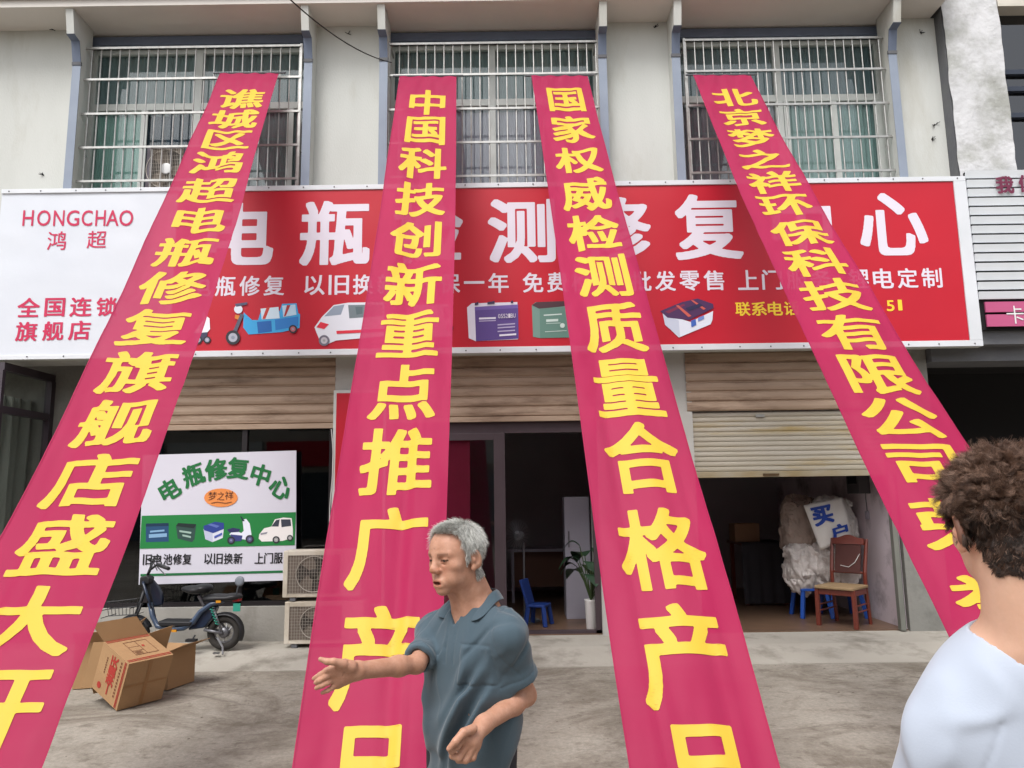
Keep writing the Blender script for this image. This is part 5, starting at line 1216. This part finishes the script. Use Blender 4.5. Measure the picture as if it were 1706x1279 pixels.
for pts in (((249, 932, .30), (256, 935, .20)), ((264, 941, -.22), (281, 947, -.34))):
    MB().tube([bp(*pts[0]), bp(*pts[1])], .019, 10).build('grip', M_blk, eb, smooth=True)
br = MB(); br.tube([bp(262, 944, -.2), bp(276, 958, -.30)], .006, 6).tube([bp(256, 938, .2), bp(262, 950, .28)], .006, 6); br.build('brake_lever', M_spk, eb)
br = MB()
for q in (-1, 1): br.tube([bp(250, 946, q*.05), bp(258+6*q, 925, q*.12), bp(268, 935, q*.2)], .005, 6)
br.build('cables', M_blk, eb)
fb = MB().prism([(-.17, 0), (.15, 0), (.17, .04), (-.19, .05)], bp(292, 1043, -.11), (1, 0, 0), (0, 0, 1), (0, .22, 0)).build('footboard', M_blk, eb, bevel=.01)
def blob(name, m, shapes, h, parent, lo, hi, disp=None):
    q = Body()
    for c_, r_, k in shapes: q.ell(c_, r_, k)
    if disp: q.fn(disp, op='a')
    return surf_obj(name, q, lo, hi, h, m, parent, Matrix.Identity(4))[0]
s1 = bp(372, 995); s2 = bp(331, 982)
blob('seat', M_blk, [((s1.x, Yb, s1.z), (.20, .105, .035), .02), ((s1.x-.09, Yb, s1.z-.005), (.13, .10, .035), .03), ((s1.x+.12, Yb, s1.z+.012), (.07, .09, .028), .03)], .009, eb, (s1.x-.3, Yb-.2, s1.z-.1), (s1.x+.3, Yb+.2, s1.z+.1))
blob('front_saddle', M_blk, [((s2.x, Yb, s2.z), (.13, .11, .045), .02), ((s2.x-.11, Yb, s2.z+.01), (.07, .055, .03), .03), ((s2.x+.06, Yb, s2.z+.02), (.08, .12, .04), .03)], .009, eb, (s2.x-.3, Yb-.2, s2.z-.15), (s2.x+.3, Yb+.2, s2.z+.15))
MB().tube([bp(331, 992), bp(340, 1008)], .02, 8).build('saddle_post', M_spk, eb)
rs = MB()
for dy in (-.06, .06): rs.tube([bp(371, 1003, dy), bp(352, 1010, dy)], .010, 6).tube([(cr_.x, Yb+dy, cr_.z), bp(340, 1049, dy)], .016, 8).tube([(cr_.x, Yb+dy, cr_.z), bp(356, 1015, dy)], .012, 8)
rs.build('rear_swingarm', M_spk, eb, smooth=True)
sp = MB()
for dy in (-.075, .075):
    c0, c1 = bp(352, 1012, dy), bp(362, 1040, dy); d = c1-c0; pts = []
    for k in range(49): a = k*math.pi/4; pts.append(c0+d*(k/48)+Vector((.016*math.cos(a), .016*math.sin(a), 0)))
    MB().tube(pts, .004, 5).build('shock_spring', M_grp, eb)
tl = MB(); p = bp(396, 998); tl.box(p.x-.04, p.x+.03, Yb-.05, Yb+.05, p.z-.02, p.z+.02); tl.build('tail_light', M_redl, eb, bevel=.008)
p = bp(399, 1010); MB().box(p.x-.04, p.x+.035, Yb-.075, Yb-.068, p.z-.04, p.z+.04).build('number_plate', M_grp, eb)
for x, y in ((297, 1048), (370, 1000)): p = bp(x, y); MB().box(p.x-.025, p.x+.025, Yb-.105, Yb-.088, p.z-.012, p.z+.012).build('reflector', M_amb, eb)
mr = MB(); p = bp(398, 968, -.10); mr.lathe(p, (.25, 1, -.1), [(.03, 0), (.052, .006), (.052, .02), (.03, .03)], 18).tube([p+Vector((0, .015, 0)), bp(392, 996)], .007, 6); mr.build('rear_mirror', mat('grey shell', '#6f747c', .5), eb, smooth=True)
ks = MB(); ks.tube([bp(362, 1062, -.08), bp(371, 1078, -.13), bp(371, 1090, -.17)], .010, 6); ks.box(bp(371, 1089).x-.03, bp(371, 1089).x+.03, Yb-.19, Yb-.15, PZ, PZ+.015); ks.build('kickstand', M_chr, eb)
pd = MB(); p = bp(320, 1066, -.12); pd.tube([bp(325, 1058, -.08), p], .009, 6).box(p.x-.05, p.x+.05, p.y-.05, p.y+.02, p.z-.012, p.z+.012); pd.build('pedal', M_blk, eb)
bk = MB(); q = [(178, 1003), (229, 997), (228, 1023), (181, 1026)]
for dy in [-.15+.3*k/7 for k in range(8)]:
    P4 = [bp(x, y, dy) for x, y in q]; bk.tube([P4[0], P4[3], P4[2], P4[1]], .0035, 5)
for f in (0, .5, 1):
    for e0, e1 in ((0, 3), (1, 2)):
        a = bp(*q[e0], 0).lerp(bp(*q[e1], 0), f); bk.tube([a+Vector((0, -.15, 0)), a+Vector((0, .15, 0))], .004, 5)
    for dy in (-.15, .15): bk.tube([bp(*q[0], dy).lerp(bp(*q[3], dy), f), bp(*q[1], dy).lerp(bp(*q[2], dy), f)], .005, 5)
for k in range(9):
    for dy in (-.15, .15): bk.tube([bp(*q[0], dy).lerp(bp(*q[1], dy), k/8), bp(*q[3], dy).lerp(bp(*q[2], dy), k/8)], .003, 5)
bk.build('basket', M_blk, eb)

# ================================================================ cartons
M_card = mat('brown cardboard', '#a8855f', .85, '#977452', 3, .6, bump=.15, bscale=50, stretch=(1, 1, 1.5)); M_cin = mat('cardboard inside', '#9c7a55', .9, '#8a6a48', 3, .6)
M_cred = mat('red carton ink', '#a03028', .8); M_cink = mat('brown carton ink', '#6b3f2a', .8)
S_ = 208.
def iv(dx, dy, dz): return Rt*(dx/S_)-Up*(dy/S_)+Fw*(dz/S_)
def carton(O, a, b_, c, label, openface=True, flaps=()):
    r = empty('carton', O, label, 'cardboard box', 'cardboard boxes by the e-bike')
    th = .006; m = MB()
    ah, bh, ch = a.normalized(), b_.normalized(), c.normalized()
    m.obox(O, a, b_, ch*th)                       # printed face a-b
    m.obox(O+c-ch*th, a, b_, ch*th)               # opposite
    m.obox(O+ch*th, ah*th, b_, c-ch*th*2)         # face b-c
    m.obox(O+a-ah*th+ch*th, ah*th, b_, c-ch*th*2)
    m.obox(O+ah*th+ch*th, a-ah*th*2, bh*th, c-ch*th*2)
    if not openface: m.obox(O+b_-bh*th+ah*th+ch*th, a-ah*th*2, bh*th, c-ch*th*2)
    m.build('box_body', M_card, r)
    for p, e, d in flaps:
        f = MB(); n = e.cross(d).normalized()*.004; f.obox(p, e, d, n); f.build('flap', M_cin if len(flaps) > 3 else M_card, r)
    return r
a, b_, c = iv(74, -16, 59.3), iv(-42, -37, 42.4), iv(-21, 78, 47.2)
tg = [(289, 1090), (173, 1069), (194, 1184)]
def boxsolve(O, a, b_, c, tg):
    """turn and size an upright-cornered box so that its three edges from O end on the measured pixels"""
    e0 = a.normalized(); e1 = (b_-e0*b_.dot(e0)).normalized(); e2 = e0.cross(e1)
    if e2.dot(c) < 0: e2 = -e2
    base = np.array([e0, e1, e2]); x = np.array([0, 0, 0, a.length, b_.length, c.length], float)
    def edges(x):
        th = np.linalg.norm(x[:3])+1e-12; Q = np.array(Matrix.Rotation(th, 3, Vector(x[:3]/th))); return [Vector(Q@base[i])*x[3+i] for i in range(3)]
    def res(x): return np.array([q for e, t in zip(edges(x), tg) for q in (np.array(proj(O+e)[:2])-t)])
    for _ in range(40):
        r = res(x); Jm = np.array([(res(x+1e-4*np.eye(6)[k])-r)/1e-4 for k in range(6)]).T; dx = np.linalg.lstsq(Jm, -r, rcond=None)[0]; x = x+np.clip(dx, -.15, .15)
    return edges(x)
zc = 6.0
for _ in range(10):
    O = atd(215, 1106, zc); a, b_, c = boxsolve(O, a, b_, c, tg)
    zm = min((O+a*i+b_*j+c*k).z for i in (0, 1) for j in (0, 1) for k in (0, 1)); zc += (zm-.004)*2.2
fl = [(O+b_, a, iv(-18, -33, -6)), (O+a+b_, c, iv(36, -9, 18)), (O+b_+c, a, iv(-14, 24, 30)), (O+b_, c, iv(-26, 6, 14))]
k1 = carton(O, a, b_, c, 'brown carton with red printing tipped forward, its flaps open at the back', True, fl)
nA = -c.normalized()*.003; nB_ = -a.normalized()*.003; nC = -b_.normalized()*.003
fa = lambda u, v, e=1.: O+a*u+b_*v+nA*e
fb_ = lambda u, v, e=1.: O+b_*u+c*v+nB_*e        # left face: u towards the back, v down
ink = MB()
for v0 in (.05, .10, .90, .95): ink.add([fa(.02, v0), fa(.98, v0), fa(.98, v0+.022), fa(.02, v0+.022)], [(0, 1, 2, 3)])
for v0 in (.06, .10): ink.add([fb_(v0, .02), fb_(v0, .98), fb_(v0+.022, .98), fb_(v0+.022, .02)], [(0, 1, 2, 3)])
ink.add([fa(.63+.03*math.cos(q*.5236), .57+.04*math.sin(q*.5236)) for q in range(12)], [tuple(range(12))])
write(ink, '一弹震天', lambda i: (.10+.20*i, .30+.20*i, .34, .60), lambda u, v: fb_(v, .98-u), .05, .035, 50, 12, False)
ink.add([fb_(.78+.07*math.cos(q*.5236), .83+.07*math.sin(q*.5236)) for q in range(12)], [tuple(range(12))])
ink.build('red_printing', M_cred, k1)
ink = MB()
for (u0, v0, u1, v1) in ((.30, .25, .31, .80), (.80, .25, .81, .80), (.30, .25, .81, .265), (.30, .785, .81, .80), (.30, .42, .55, .43), (.30, .58, .55, .59), (.55, .25, .56, .80)): ink.add([fa(u0, v0), fa(u1, v0), fa(u1, v1), fa(u0, v1)], [(0, 1, 2, 3)])
for k in range(5): ink.add([fa(.33, .29+.024*k), fa(.5-.03*(k % 2), .29+.024*k), fa(.5-.03*(k % 2), .30+.024*k), fa(.33, .30+.024*k)], [(0, 1, 2, 3)])
for k in range(11): ink.add([fb_(.20, .08+.07*k), fb_(.245, .08+.07*k), fb_(.245, .125+.07*k), fb_(.20, .125+.07*k)], [(0, 1, 2, 3)])
for k in range(7): ink.add([fb_(.70, .2+.05*k), fb_(.735, .2+.05*k), fb_(.735, .235+.05*k), fb_(.70, .235+.05*k)], [(0, 1, 2, 3)])
ink.build('brown_printing', M_cink, k1)
tp = MB(); fcn = lambda u, v: O+a*u+c*v+nC
for q in ((.46, .02, .54, .98), (.02, .49, .458, .53), (.542, .49, .98, .53)): tp.add([fcn(q[0], q[1]), fcn(q[2], q[1]), fcn(q[2], q[3]), fcn(q[0], q[3])], [(0, 1, 2, 3)])
tp.build('tape', mat('glossy brown tape', '#9d744b', .35, '#8f683f', 5, .6), k1)
# the two cartons behind it
O2 = atz(118, 1153, .005)+Vector((-.05, .10, 0)); ax = Vector((math.cos(.25), math.sin(.25), 0)); ay = Vector((-math.sin(.25), math.cos(.25), 0))
carton(O2, ax*.40, ay*.40, Vector((0, 0, .40)), 'plain brown carton standing upright behind the red printed one', True, [(O2+Vector((0, 0, .40)), ax*.40, -ay*.10+Vector((0, 0, .1))), (O2+ax*.40+Vector((0, 0, .40)), ay*.4, ax*.1+Vector((0, 0, .14)))])
O3 = O+a*.95+b_*1.15+Vector((.03, .22, 0)); O3.z = .004; ax = Vector((math.cos(-.3), math.sin(-.3), 0)); ay = Vector((-ax.y, ax.x, 0))
carton(O3-ax*.16, ax*.30, ay*.34, Vector((0, 0, .33)), 'small open carton half hidden between the printed box and the e-bike', True, [(O3-ax*.16+Vector((0, 0, .33)), ax*.30, -ay*.12+Vector((0, 0, .03))), (O3+ax*.14+Vector((0, 0, .33)), ay*.34, ax*.15+Vector((0, 0, .06)))])

# ================================================================ things inside the second shop
def fz(x, y, z=FLZ): return atz(x, y, z)
Yc = 9.7
M_wht = mat('white cabinet', '#a19eaa', .5, '#918e9a', 3, .6)
p = at(944, 1019, Yc); q = at(981, 827, Yc)
cb = MB().box(p.x, q.x, Yc, Yc+.4, FLZ, q.z).build('white_cabinet', M_wht, None, bevel=.006); tag(cb, 'tall narrow white cabinet inside the middle doorway', 'cabinet')
MB().box(p.x+.04, p.x+.055, Yc-.02, Yc-.001, 1.0, 1.2).build('handle', M_spk, cb)
tag(MB().box(q.x+.06, q.x+.40, Yc+.15, Yc+.22, FLZ, q.z+.12).build('folding_panel', M_wht, None, bevel=.004), 'white folding panel beside the tall cabinet in the doorway', 'panel')
yp_ = 8.95; p = at(985, 1020, yp_); zt_ = Z(985, 998, yp_)
pt = empty('potted_plant', (p.x, yp_, FLZ), 'dark leafy plant in a white pot at the right of the doorway', 'potted plant')
MB().lathe((p.x, yp_, FLZ), (0, 0, 1), [(.055, 0), (.062, .02), (.072, zt_-FLZ-.02), (.078, zt_-FLZ), (.066, zt_-FLZ), (.06, zt_-FLZ-.04)], 24).build('pot', mat('white pot', '#c9c6c4', .35), pt, smooth=True)
lv = MB(); stm = MB(); rr = random.Random(4)
for k in range(20):
    a = rr.uniform(0, 6.28); L_ = rr.uniform(.22, .36); up = rr.uniform(.15, .62); b0 = Vector((p.x, yp_, zt_-.02)); d = Vector((math.cos(a)*.8, math.sin(a)*.5, 0))
    tip = b0+d*.18*(1.4-up)+Vector((0, 0, up)); stm.tube([b0, b0.lerp(tip, .5)+Vector((0, 0, .04)), tip], .006, 5)
    sd_ = d.cross(Vector((0, 0, 1))).normalized(); wdt = rr.uniform(.10, .15); dr = d*L_
    lv.grid(lambda u, v: tip+dr*u+sd_*((v-.5)*2*wdt*math.sin(math.pi*min(1, u*.93+.05))**.8)+Vector((0, 0, .10*math.sin(u*2.2)-.16*u*u+.25*abs(v-.5)*wdt)), 8, 4)
lv.build('leaves', mat('dark leaf', '#26402a', .4, '#1b3020', 6, .7), pt, smooth=True); stm.build('stems', mat('green stem', '#3a4a28', .6), pt)
def stool(x, y, z, w_, h_, m, label, name, cat, group=None, back=False, rz=0.):
    r = empty(name, (x, y, z), label, cat, group, rz)
    def B(mb, nm): o = mb.build(nm, m, None, bevel=.006); o.parent = r; return o
    B(MB().box(-w_/2, w_/2, -w_/2, w_/2, h_-.03, h_), 'seat')
    for sx_ in (-1, 1):
        for sy_ in (-1, 1):
            q0 = Vector((sx_*w_*.40, sy_*w_*.40, h_-.03)); q1 = Vector((sx_*w_*.52, sy_*w_*.52, 0)); B(MB().bar(q1, q0, .045, .045), 'leg')
    if back: B(MB().obox((-w_/2, w_/2-.03, h_), (w_, 0, 0), (0, .03, 0), (0, .08, .28)), 'backrest')
    return r
M_blu = mat('blue plastic', '#1f4fa8', .4, '#1b468f', 3, .5)
pz = at(897, 1010, 9.3); stool(pz.x, 9.3, FLZ, .24, .25, mat('dull blue plastic', '#1d3a80', .5, '#18326e', 3, .5), 'small blue plastic chair just inside the dark doorway', 'plastic_chair', 'chair', None, True, 1.2)
# pedestal fan
pf = at(874, 1015, 9.6); fn_ = empty('pedestal_fan', (pf.x, 9.6, FLZ), 'grey pedestal fan standing in the dark doorway', 'fan')
MB().lathe((pf.x, 9.6, FLZ), (0, 0, 1), [(.19, 0), (.19, .015), (.03, .03)], 24).build('base', M_grey, fn_)
MB().tube([(pf.x, 9.6, FLZ+.03), (pf.x, 9.6, Z(862, 905, 9.6))], .014, 10).build('pole', M_spk, fn_)
hd_ = at(862, 892, 9.6); gg = MB()
for k in range(24):
    a = k*math.pi/12; gg.tube([hd_+Vector((.03*math.cos(a)*.6, -.08, .03*math.sin(a))), hd_+Vector((.14*math.cos(a), -.06-.08*math.cos(a)*.5, .19*math.sin(a))), hd_+Vector((.15*math.cos(a), .02, .20*math.sin(a)))], .003, 4)
gg.build('guard', M_spk, fn_); MB().lathe(hd_+Vector((0, .0, 0)), (.3, 1, 0), [(.05, 0), (.06, .04), (.05, .14)], 16).build('motor', M_grey, fn_)
ds = at(905, 960, 11.2); dk = empty('desk', (ds.x, 11.2, FLZ), 'dull wooden desk at the back of the middle shop', 'desk')
MB().box(ds.x-.5, ds.x+.5, 11.2, 11.8, FLZ+.72, FLZ+.76).build('top', M_wht, dk); MB().box(ds.x-.46, ds.x-.42, 11.23, 11.77, FLZ, FLZ+.72).box(ds.x+.42, ds.x+.46, 11.23, 11.77, FLZ, FLZ+.72).build('side_panel', M_wht, dk); MB().box(ds.x-.42, ds.x+.42, 11.4, 11.43, FLZ+.2, FLZ+.72).build('front_panel', mat('brown veneer', '#6b4a3a', .5), dk)

# ================================================================ things inside the garage
Yk = 9.00; SC = 1.
M_chw = mat('red brown varnish', '#6e2f22', .35, '#5a261c', 8, .7, stretch=(1, 1, 8), coat=.2); M_seat = mat('worn tan seat', '#9b8263', .6, '#86704f', 6, .6)
pc = at(1404, 1046, Yk-.12); fdir = Vector((-.72, -.69, 0)); sdir = Vector((-fdir.y, fdir.x, 0))*-1
ch = empty('wooden_chair', (0, 0, 0), 'dark red wooden chair with a tan seat inside the open garage', 'chair')
cc = Vector((at(1404, 1000, Yk).x, Yk, FLZ)); ch.location = cc
def CB(mb, nm, m, bv=.004): o = mb.build(nm, m, None, bevel=bv); o.parent = ch; return o
Fv, Sv = fdir*1., sdir*1.
wd, dp, hs_ = .43, .42, .44
pt_ = lambda s, f, z: Sv*s+Fv*f+Vector((0, 0, z))
for s in (-1, 1):
    CB(MB().bar(pt_(s*wd/2, dp/2-.02, 0), pt_(s*(wd/2-.005), dp/2-.02, hs_-.02), .045, .045), 'leg', M_chw)
    CB(MB().tube([pt_(s*(wd/2-.02), -dp/2-.05, 0), pt_(s*(wd/2-.02), -dp/2+.01, hs_-.05), pt_(s*(wd/2-.02), -dp/2-.0, hs_+.15), pt_(s*(wd/2-.01), -dp/2-.10, .97)], [.022, .024, .024, .019], 6), 'leg', M_chw)
CB(MB().obox(pt_(-wd/2-.01, -dp/2, hs_-.02), Sv*(wd+.02), Fv*(dp+.02), Vector((0, 0, .035))), 'seat', M_seat, .01)
CB(MB().obox(pt_(-wd/2+.02, dp/2-.03, hs_-.085), Sv*(wd-.04), Fv*.02, Vector((0, 0, .062))).obox(pt_(-wd/2+.0, -dp/2+.04, hs_-.085), Sv*.02, Fv*(dp-.08), Vector((0, 0, .062))).obox(pt_(wd/2-.02, -dp/2+.04, hs_-.085), Sv*.02, Fv*(dp-.08), Vector((0, 0, .062))), 'apron', M_chw)
for z in (.17, .24): CB(MB().tube([pt_(wd/2-.02, dp/2-.03, z), pt_(wd/2-.02, -dp/2, z)], .010, 8).tube([pt_(-wd/2+.02, dp/2-.03, z), pt_(-wd/2+.02, -dp/2, z)], .010, 8), 'stretcher', M_chw)
pan = MB(); bt = lambda s, z: pt_(s, -dp/2-.10*max(0, (z-.60)/.37)+.005, z)
pan.grid(lambda u, v: bt(-.15+.30*u, .58+.32*v), 6, 6); o = CB(pan, 'back_panel', mat('dark back panel', '#4b231c', .4, '#3c1b16', 6, .6), 0); o.modifiers.new('thickness', 'SOLIDIFY').thickness = .018
tr = MB(); tr.grid(lambda u, v: bt(-wd/2+.03+(wd-.06)*u, .90+(.07+.04*math.sin(u*math.pi)**3)*v), 20, 2); o = CB(tr, 'top_rail', M_chw, 0); o.modifiers.new('thickness', 'SOLIDIFY').thickness = .03
CB(MB().tube([bt(-.17, .585), bt(.17, .585)], .016, 8), 'lower_rail', M_chw)
CB(MB().tube([bt(-.14, .80)+Fv*.02, bt(-.09, .70)+Fv*.03, bt(-.02, .645)+Fv*.03, bt(.08, .66)+Fv*.02], .004, 6), 'white_cord', mat('white cord', '#c9c7c4', .6), 0)
# blue stools under the sacks
st1, st2 = at(1352, 1000, 9.66), at(1402, 1000, 9.60)
hs1 = Z(1352, 978, 9.65)-FLZ
M_blk2 = M_blu
stool(st1.x, 9.68, FLZ, .36, hs1, M_blk2, 'blue plastic stool under the sacks, nearer the dark cloth table', 'plastic_stool', 'stool', 'blue stools under the sacks')
stool(st2.x+.02, 9.64, FLZ, .40, hs1, M_blk2, 'blue plastic stool under the sacks, directly behind the wooden chair', 'plastic_stool', 'stool', 'blue stools under the sacks')
M_sk = mat('woven sack', '#dad4d0', .85, '#c0b8b3', 5, .7, bump=.3, bscale=90, col3='#7b6f68', scale3=3); M_skw = mat('white woven sack', '#dedcd8', .8, '#cbc8c4', 6, .6, bump=.3, bscale=90)
M_skb = mat('brown woven sack', '#a5958b', .9, '#8b7b71', 6, .7, bump=.4, bscale=60)
def sack(cx, cy, rx, rz, Y, m, label, seed, ry=.2, tilt=0.):
    c = at(cx, cy, Y); k = at(cx+1, cy, Y).x-c.x; R3 = np.array(Matrix.Rotation(tilt, 3, 'Y'))
    q = Body(); q.ell(c, (rx*k, ry, rz*k), .01, R3); q.ell(c+Vector((0, 0, -rz*k*.25)), (rx*k*1.05, ry*1.05, rz*k*.7), .05, R3)
    for s in (-1, 1): q.ell(c+Vector((s*rx*k*.6, 0, rz*k*.55)), (rx*k*.35, ry*.6, rz*k*.35), .05)
    q.fn(lambda P, d: -(.030*fold_noise(P, 12, 12, 8, seed)+.024*fold_noise(P, 30, 30, 12, seed+1)+.013*fold_noise(P, 62, 62, 24, seed+2)+.034*ridges(P, 11, 11, 8, seed+3, .22)-.034*ridges(P, 15, 15, 10, seed+5, .16)+.022*ridges(P, 30, 30, 22, seed+7, .25)-.016*ridges(P, 40, 40, 30, seed+8, .22)), op='a', r=99.)
    o, _, _ = surf_obj('sack', q, tuple(np.array(c)-.62), tuple(np.array(c)+.62), .010, m, None, Matrix.Identity(4)); return tag(o, label, 'sack', 'sacks piled in the garage'), c, k
sack(1338, 944, 30, 42, 9.66, M_sk, 'grey woven sack at the lower left of the pile in the garage', 11)
sack(1390, 944, 38, 42, 9.60, M_sk, 'grey woven sack behind the wooden chair back, at the foot of the pile', 15, .22)
sack(1332, 876, 31, 47, 9.80, M_skb, 'dark brown sack at the upper left of the pile in the garage', 21)
_, c, k = sack(1388, 872, 36, 48, 9.68, M_skw, 'white sack with blue lettering on top of the pile in the garage', 31, .17, -.12)
# folded white bag with blue print hanging over the pile
fl_ = MB(); yf_ = 9.40
qd = [(1340, 842), (1404, 828), (1418, 896), (1366, 916)]
def bagf(u, v): 
    a = Vector(at(*qd[0], yf_)).lerp(at(*qd[1], yf_), u); b = Vector(at(*qd[3], yf_)).lerp(at(*qd[2], yf_), u); p = a.lerp(b, v); return p+Vector((0, .05*(u-.5)**2*2-.03*math.sin(v*2.5)+.012*math.sin(u*9+v*4)+.10*(1-v)*0, 0))
fl_.grid(bagf, 14, 14); bag = fl_.build('printed_bag', M_skw, None, smooth=True); bag.modifiers.new('thickness', 'SOLIDIFY').thickness = .012
tag(bag, 'white printed bag with big blue characters draped over the sacks', 'bag')
t = MB(); write(t, '买', lambda i: (.08, .62, .50, .92), lambda u, v: bagf(u, 1-v)+Vector((0, -.026, 0)), .04, .03, 56, 6, True); write(t, '户', lambda i: (.40, .92, .06, .42), lambda u, v: bagf(u, 1-v)+Vector((0, -.026, 0)), .04, .03, 56, 6, True)
t.build('lettering', mat('blue print', '#23449c', .7), bag)
# dark cloth table with a carton on it
Yt = 10.6; ta, tb_ = at(1236, 905, Yt), at(1312, 905, Yt)
tt = empty('covered_table', (ta.x+.3, Yt+.3, FLZ), 'low table under a dark cloth in the garage, left of the sacks', 'table')
MB().box(ta.x, tb_.x, Yt+.02, Yt+.75, ta.z-.03, ta.z).build('top', M_chw, tt)
for sx_ in (ta.x+.05, tb_.x-.05):
    for sy_ in (Yt+.08, Yt+.68): MB().box(sx_-.025, sx_+.025, sy_-.025, sy_+.025, FLZ, ta.z-.03).build('leg', M_chw, tt)
cl = MB(); cl.grid(lambda u, v: (ta.x-.02+(tb_.x-ta.x+.04)*u, Yt+.76-.78*min(1, v*1.8)-(.02+.02*math.sin(u*26)*max(0, v-.55)*2), ta.z+.006-(ta.z-FLZ-.03)*max(0, v-.5556)/.4444), 60, 27)
cc_ = cl.build('table_cloth', mat('charcoal cloth', '#2c2a2e', .9, '#353237', 6, .6), None, smooth=True); tag(cc_, 'charcoal cloth draped over the low garage table to the floor', 'cloth')
p = at(1220, 897, 10.9); q = at(1259, 871, 10.9)
tag(MB().box(p.x, q.x, 10.75, 11.05, ta.z+.012, q.z).box(p.x+.005, q.x-.005, 10.745, 10.749, ta.z+.03, q.z-.06).build('carton', mat('dull carton', '#8c6b52', .9, '#7b5d47', 4, .6), None, bevel=.003), 'small dull carton on the cloth covered table in the garage', 'cardboard box')
# meter box, switch and wire on the garage side wall
xw = P(1502)-.002
def wl_(x, y): # point on the side wall seen at a pixel
    d = ray(x, y); return CAMP+d*((xw-CAMP.x)/d.x)
p = wl_(1425, 822); q = wl_(1449, 800)
mb_ = MB(); y0, y1 = sorted((p.y, q.y)); y1 = max(y1, y0+.25)
mb = mb_.box(xw-.14, xw-.001, y0, y0+.34, p.z, p.z+.36).build('meter_box', mat('dark grey box', '#4a484b', .6, '#3e3c40', 5, .6), None, bevel=.008); tag(mb, 'dark grey electric meter box high on the garage side wall', 'meter box')
MB().box(xw-.146, xw-.141, y0+.05, y0+.29, p.z+.12, p.z+.30).build('window', M_gdark, mb)
p = wl_(1446, 858); sw = MB().box(xw-.02, xw-.001, p.y-.04, p.y+.04, p.z-.05, p.z+.05).build('light_switch', M_wht, None, bevel=.004); tag(sw, 'small white switch below the meter box', 'switch')
MB().box(xw-.026, xw-.0205, p.y-.02, p.y+.02, p.z-.03, p.z+.03).build('rocker', M_wht, sw)
tag(MB().tube([(xw-.006, p.y, p.z+.05), (xw-.006, p.y+.01, p.z+.2), (xw-.006, p.y-.02, mb.dimensions.z+p.z+.02)], .005, 6).build('switch_cable', M_grey, None), 'grey cable running from the switch up to the meter box', 'cable')

# ================================================================ grit on the ground
gt = MB(); rr = random.Random(12)
for k in range(420):
    y = rr.uniform(3.6, 7.9); x = rr.uniform(-.75, .75)*y; s = rr.choice([.004, .005, .006, .008, .013]); z = .012*mnoise.noise((x*.5, y*.6, 0))-.004
    v = [(x+s*math.cos(a+rr.uniform(-.4, .4))*rr.uniform(.7, 1.5), y+s*math.sin(a)*rr.uniform(.6, 1.3), z+(.001 if i < 5 else 0)) for i, a in enumerate([q*1.2566 for q in range(5)])]
    b0 = len(gt.v); gt.v += v+[(x, y, z+s*.7)]; gt.f += [(b0+i, b0+(i+1) % 5, b0+5) for i in range(5)]; gt.mi += [0]*5
tag(gt.build('grit', mat('pale grit', '#8d867b', .9, '#5f584e', 30, .9)), 'loose grit and crumbs scattered over the concrete yard', 'grit', None, 'stuff')
# ================================================================ the far side of the street (seen only as reflections in the shop glass)
ob = empty('opposite_building', (0, -13, 0), 'plain two storey shop row across the street, mirrored in the shop glass', 'building')
MB().box(-22, 22, -15, -13, 0, 7.2).build('wall', mat('opposite wall paint', '#b9b3a6', .9, '#9c968a', 1.0, .7), ob)
MB().box(-22.3, 22.3, -15, -12.5, 7.201, 7.5).build('roof_slab', M_fascia, ob)
M_ow = mat('opposite window glass', '#3c474e', .15, '#2e373d', 2); M_os = mat('opposite shutter', '#77808a', .5, '#626b75', 3)
for k in range(11):
    x = -20+4*k
    MB().box(x-1.1, x+1.1, -13.02, -12.97, 4.4, 6.2).build('window', M_ow, ob)
    o = shutter(MB(), x-1.5, x+1.5, .1, 2.7, .12, .03, -12.9).build('roller_shutter', M_os if k % 3 else M_ow, ob)
    MB().box(x-1.9, x+1.9, -12.95, -12.80, 2.95, 3.95).build('fascia_sign', (M_vinr, M_slate, M_vinw)[k % 3] if False else (M_vinr, mat('teal fascia', '#2f6f78', .5), M_alu)[k % 3], ob)
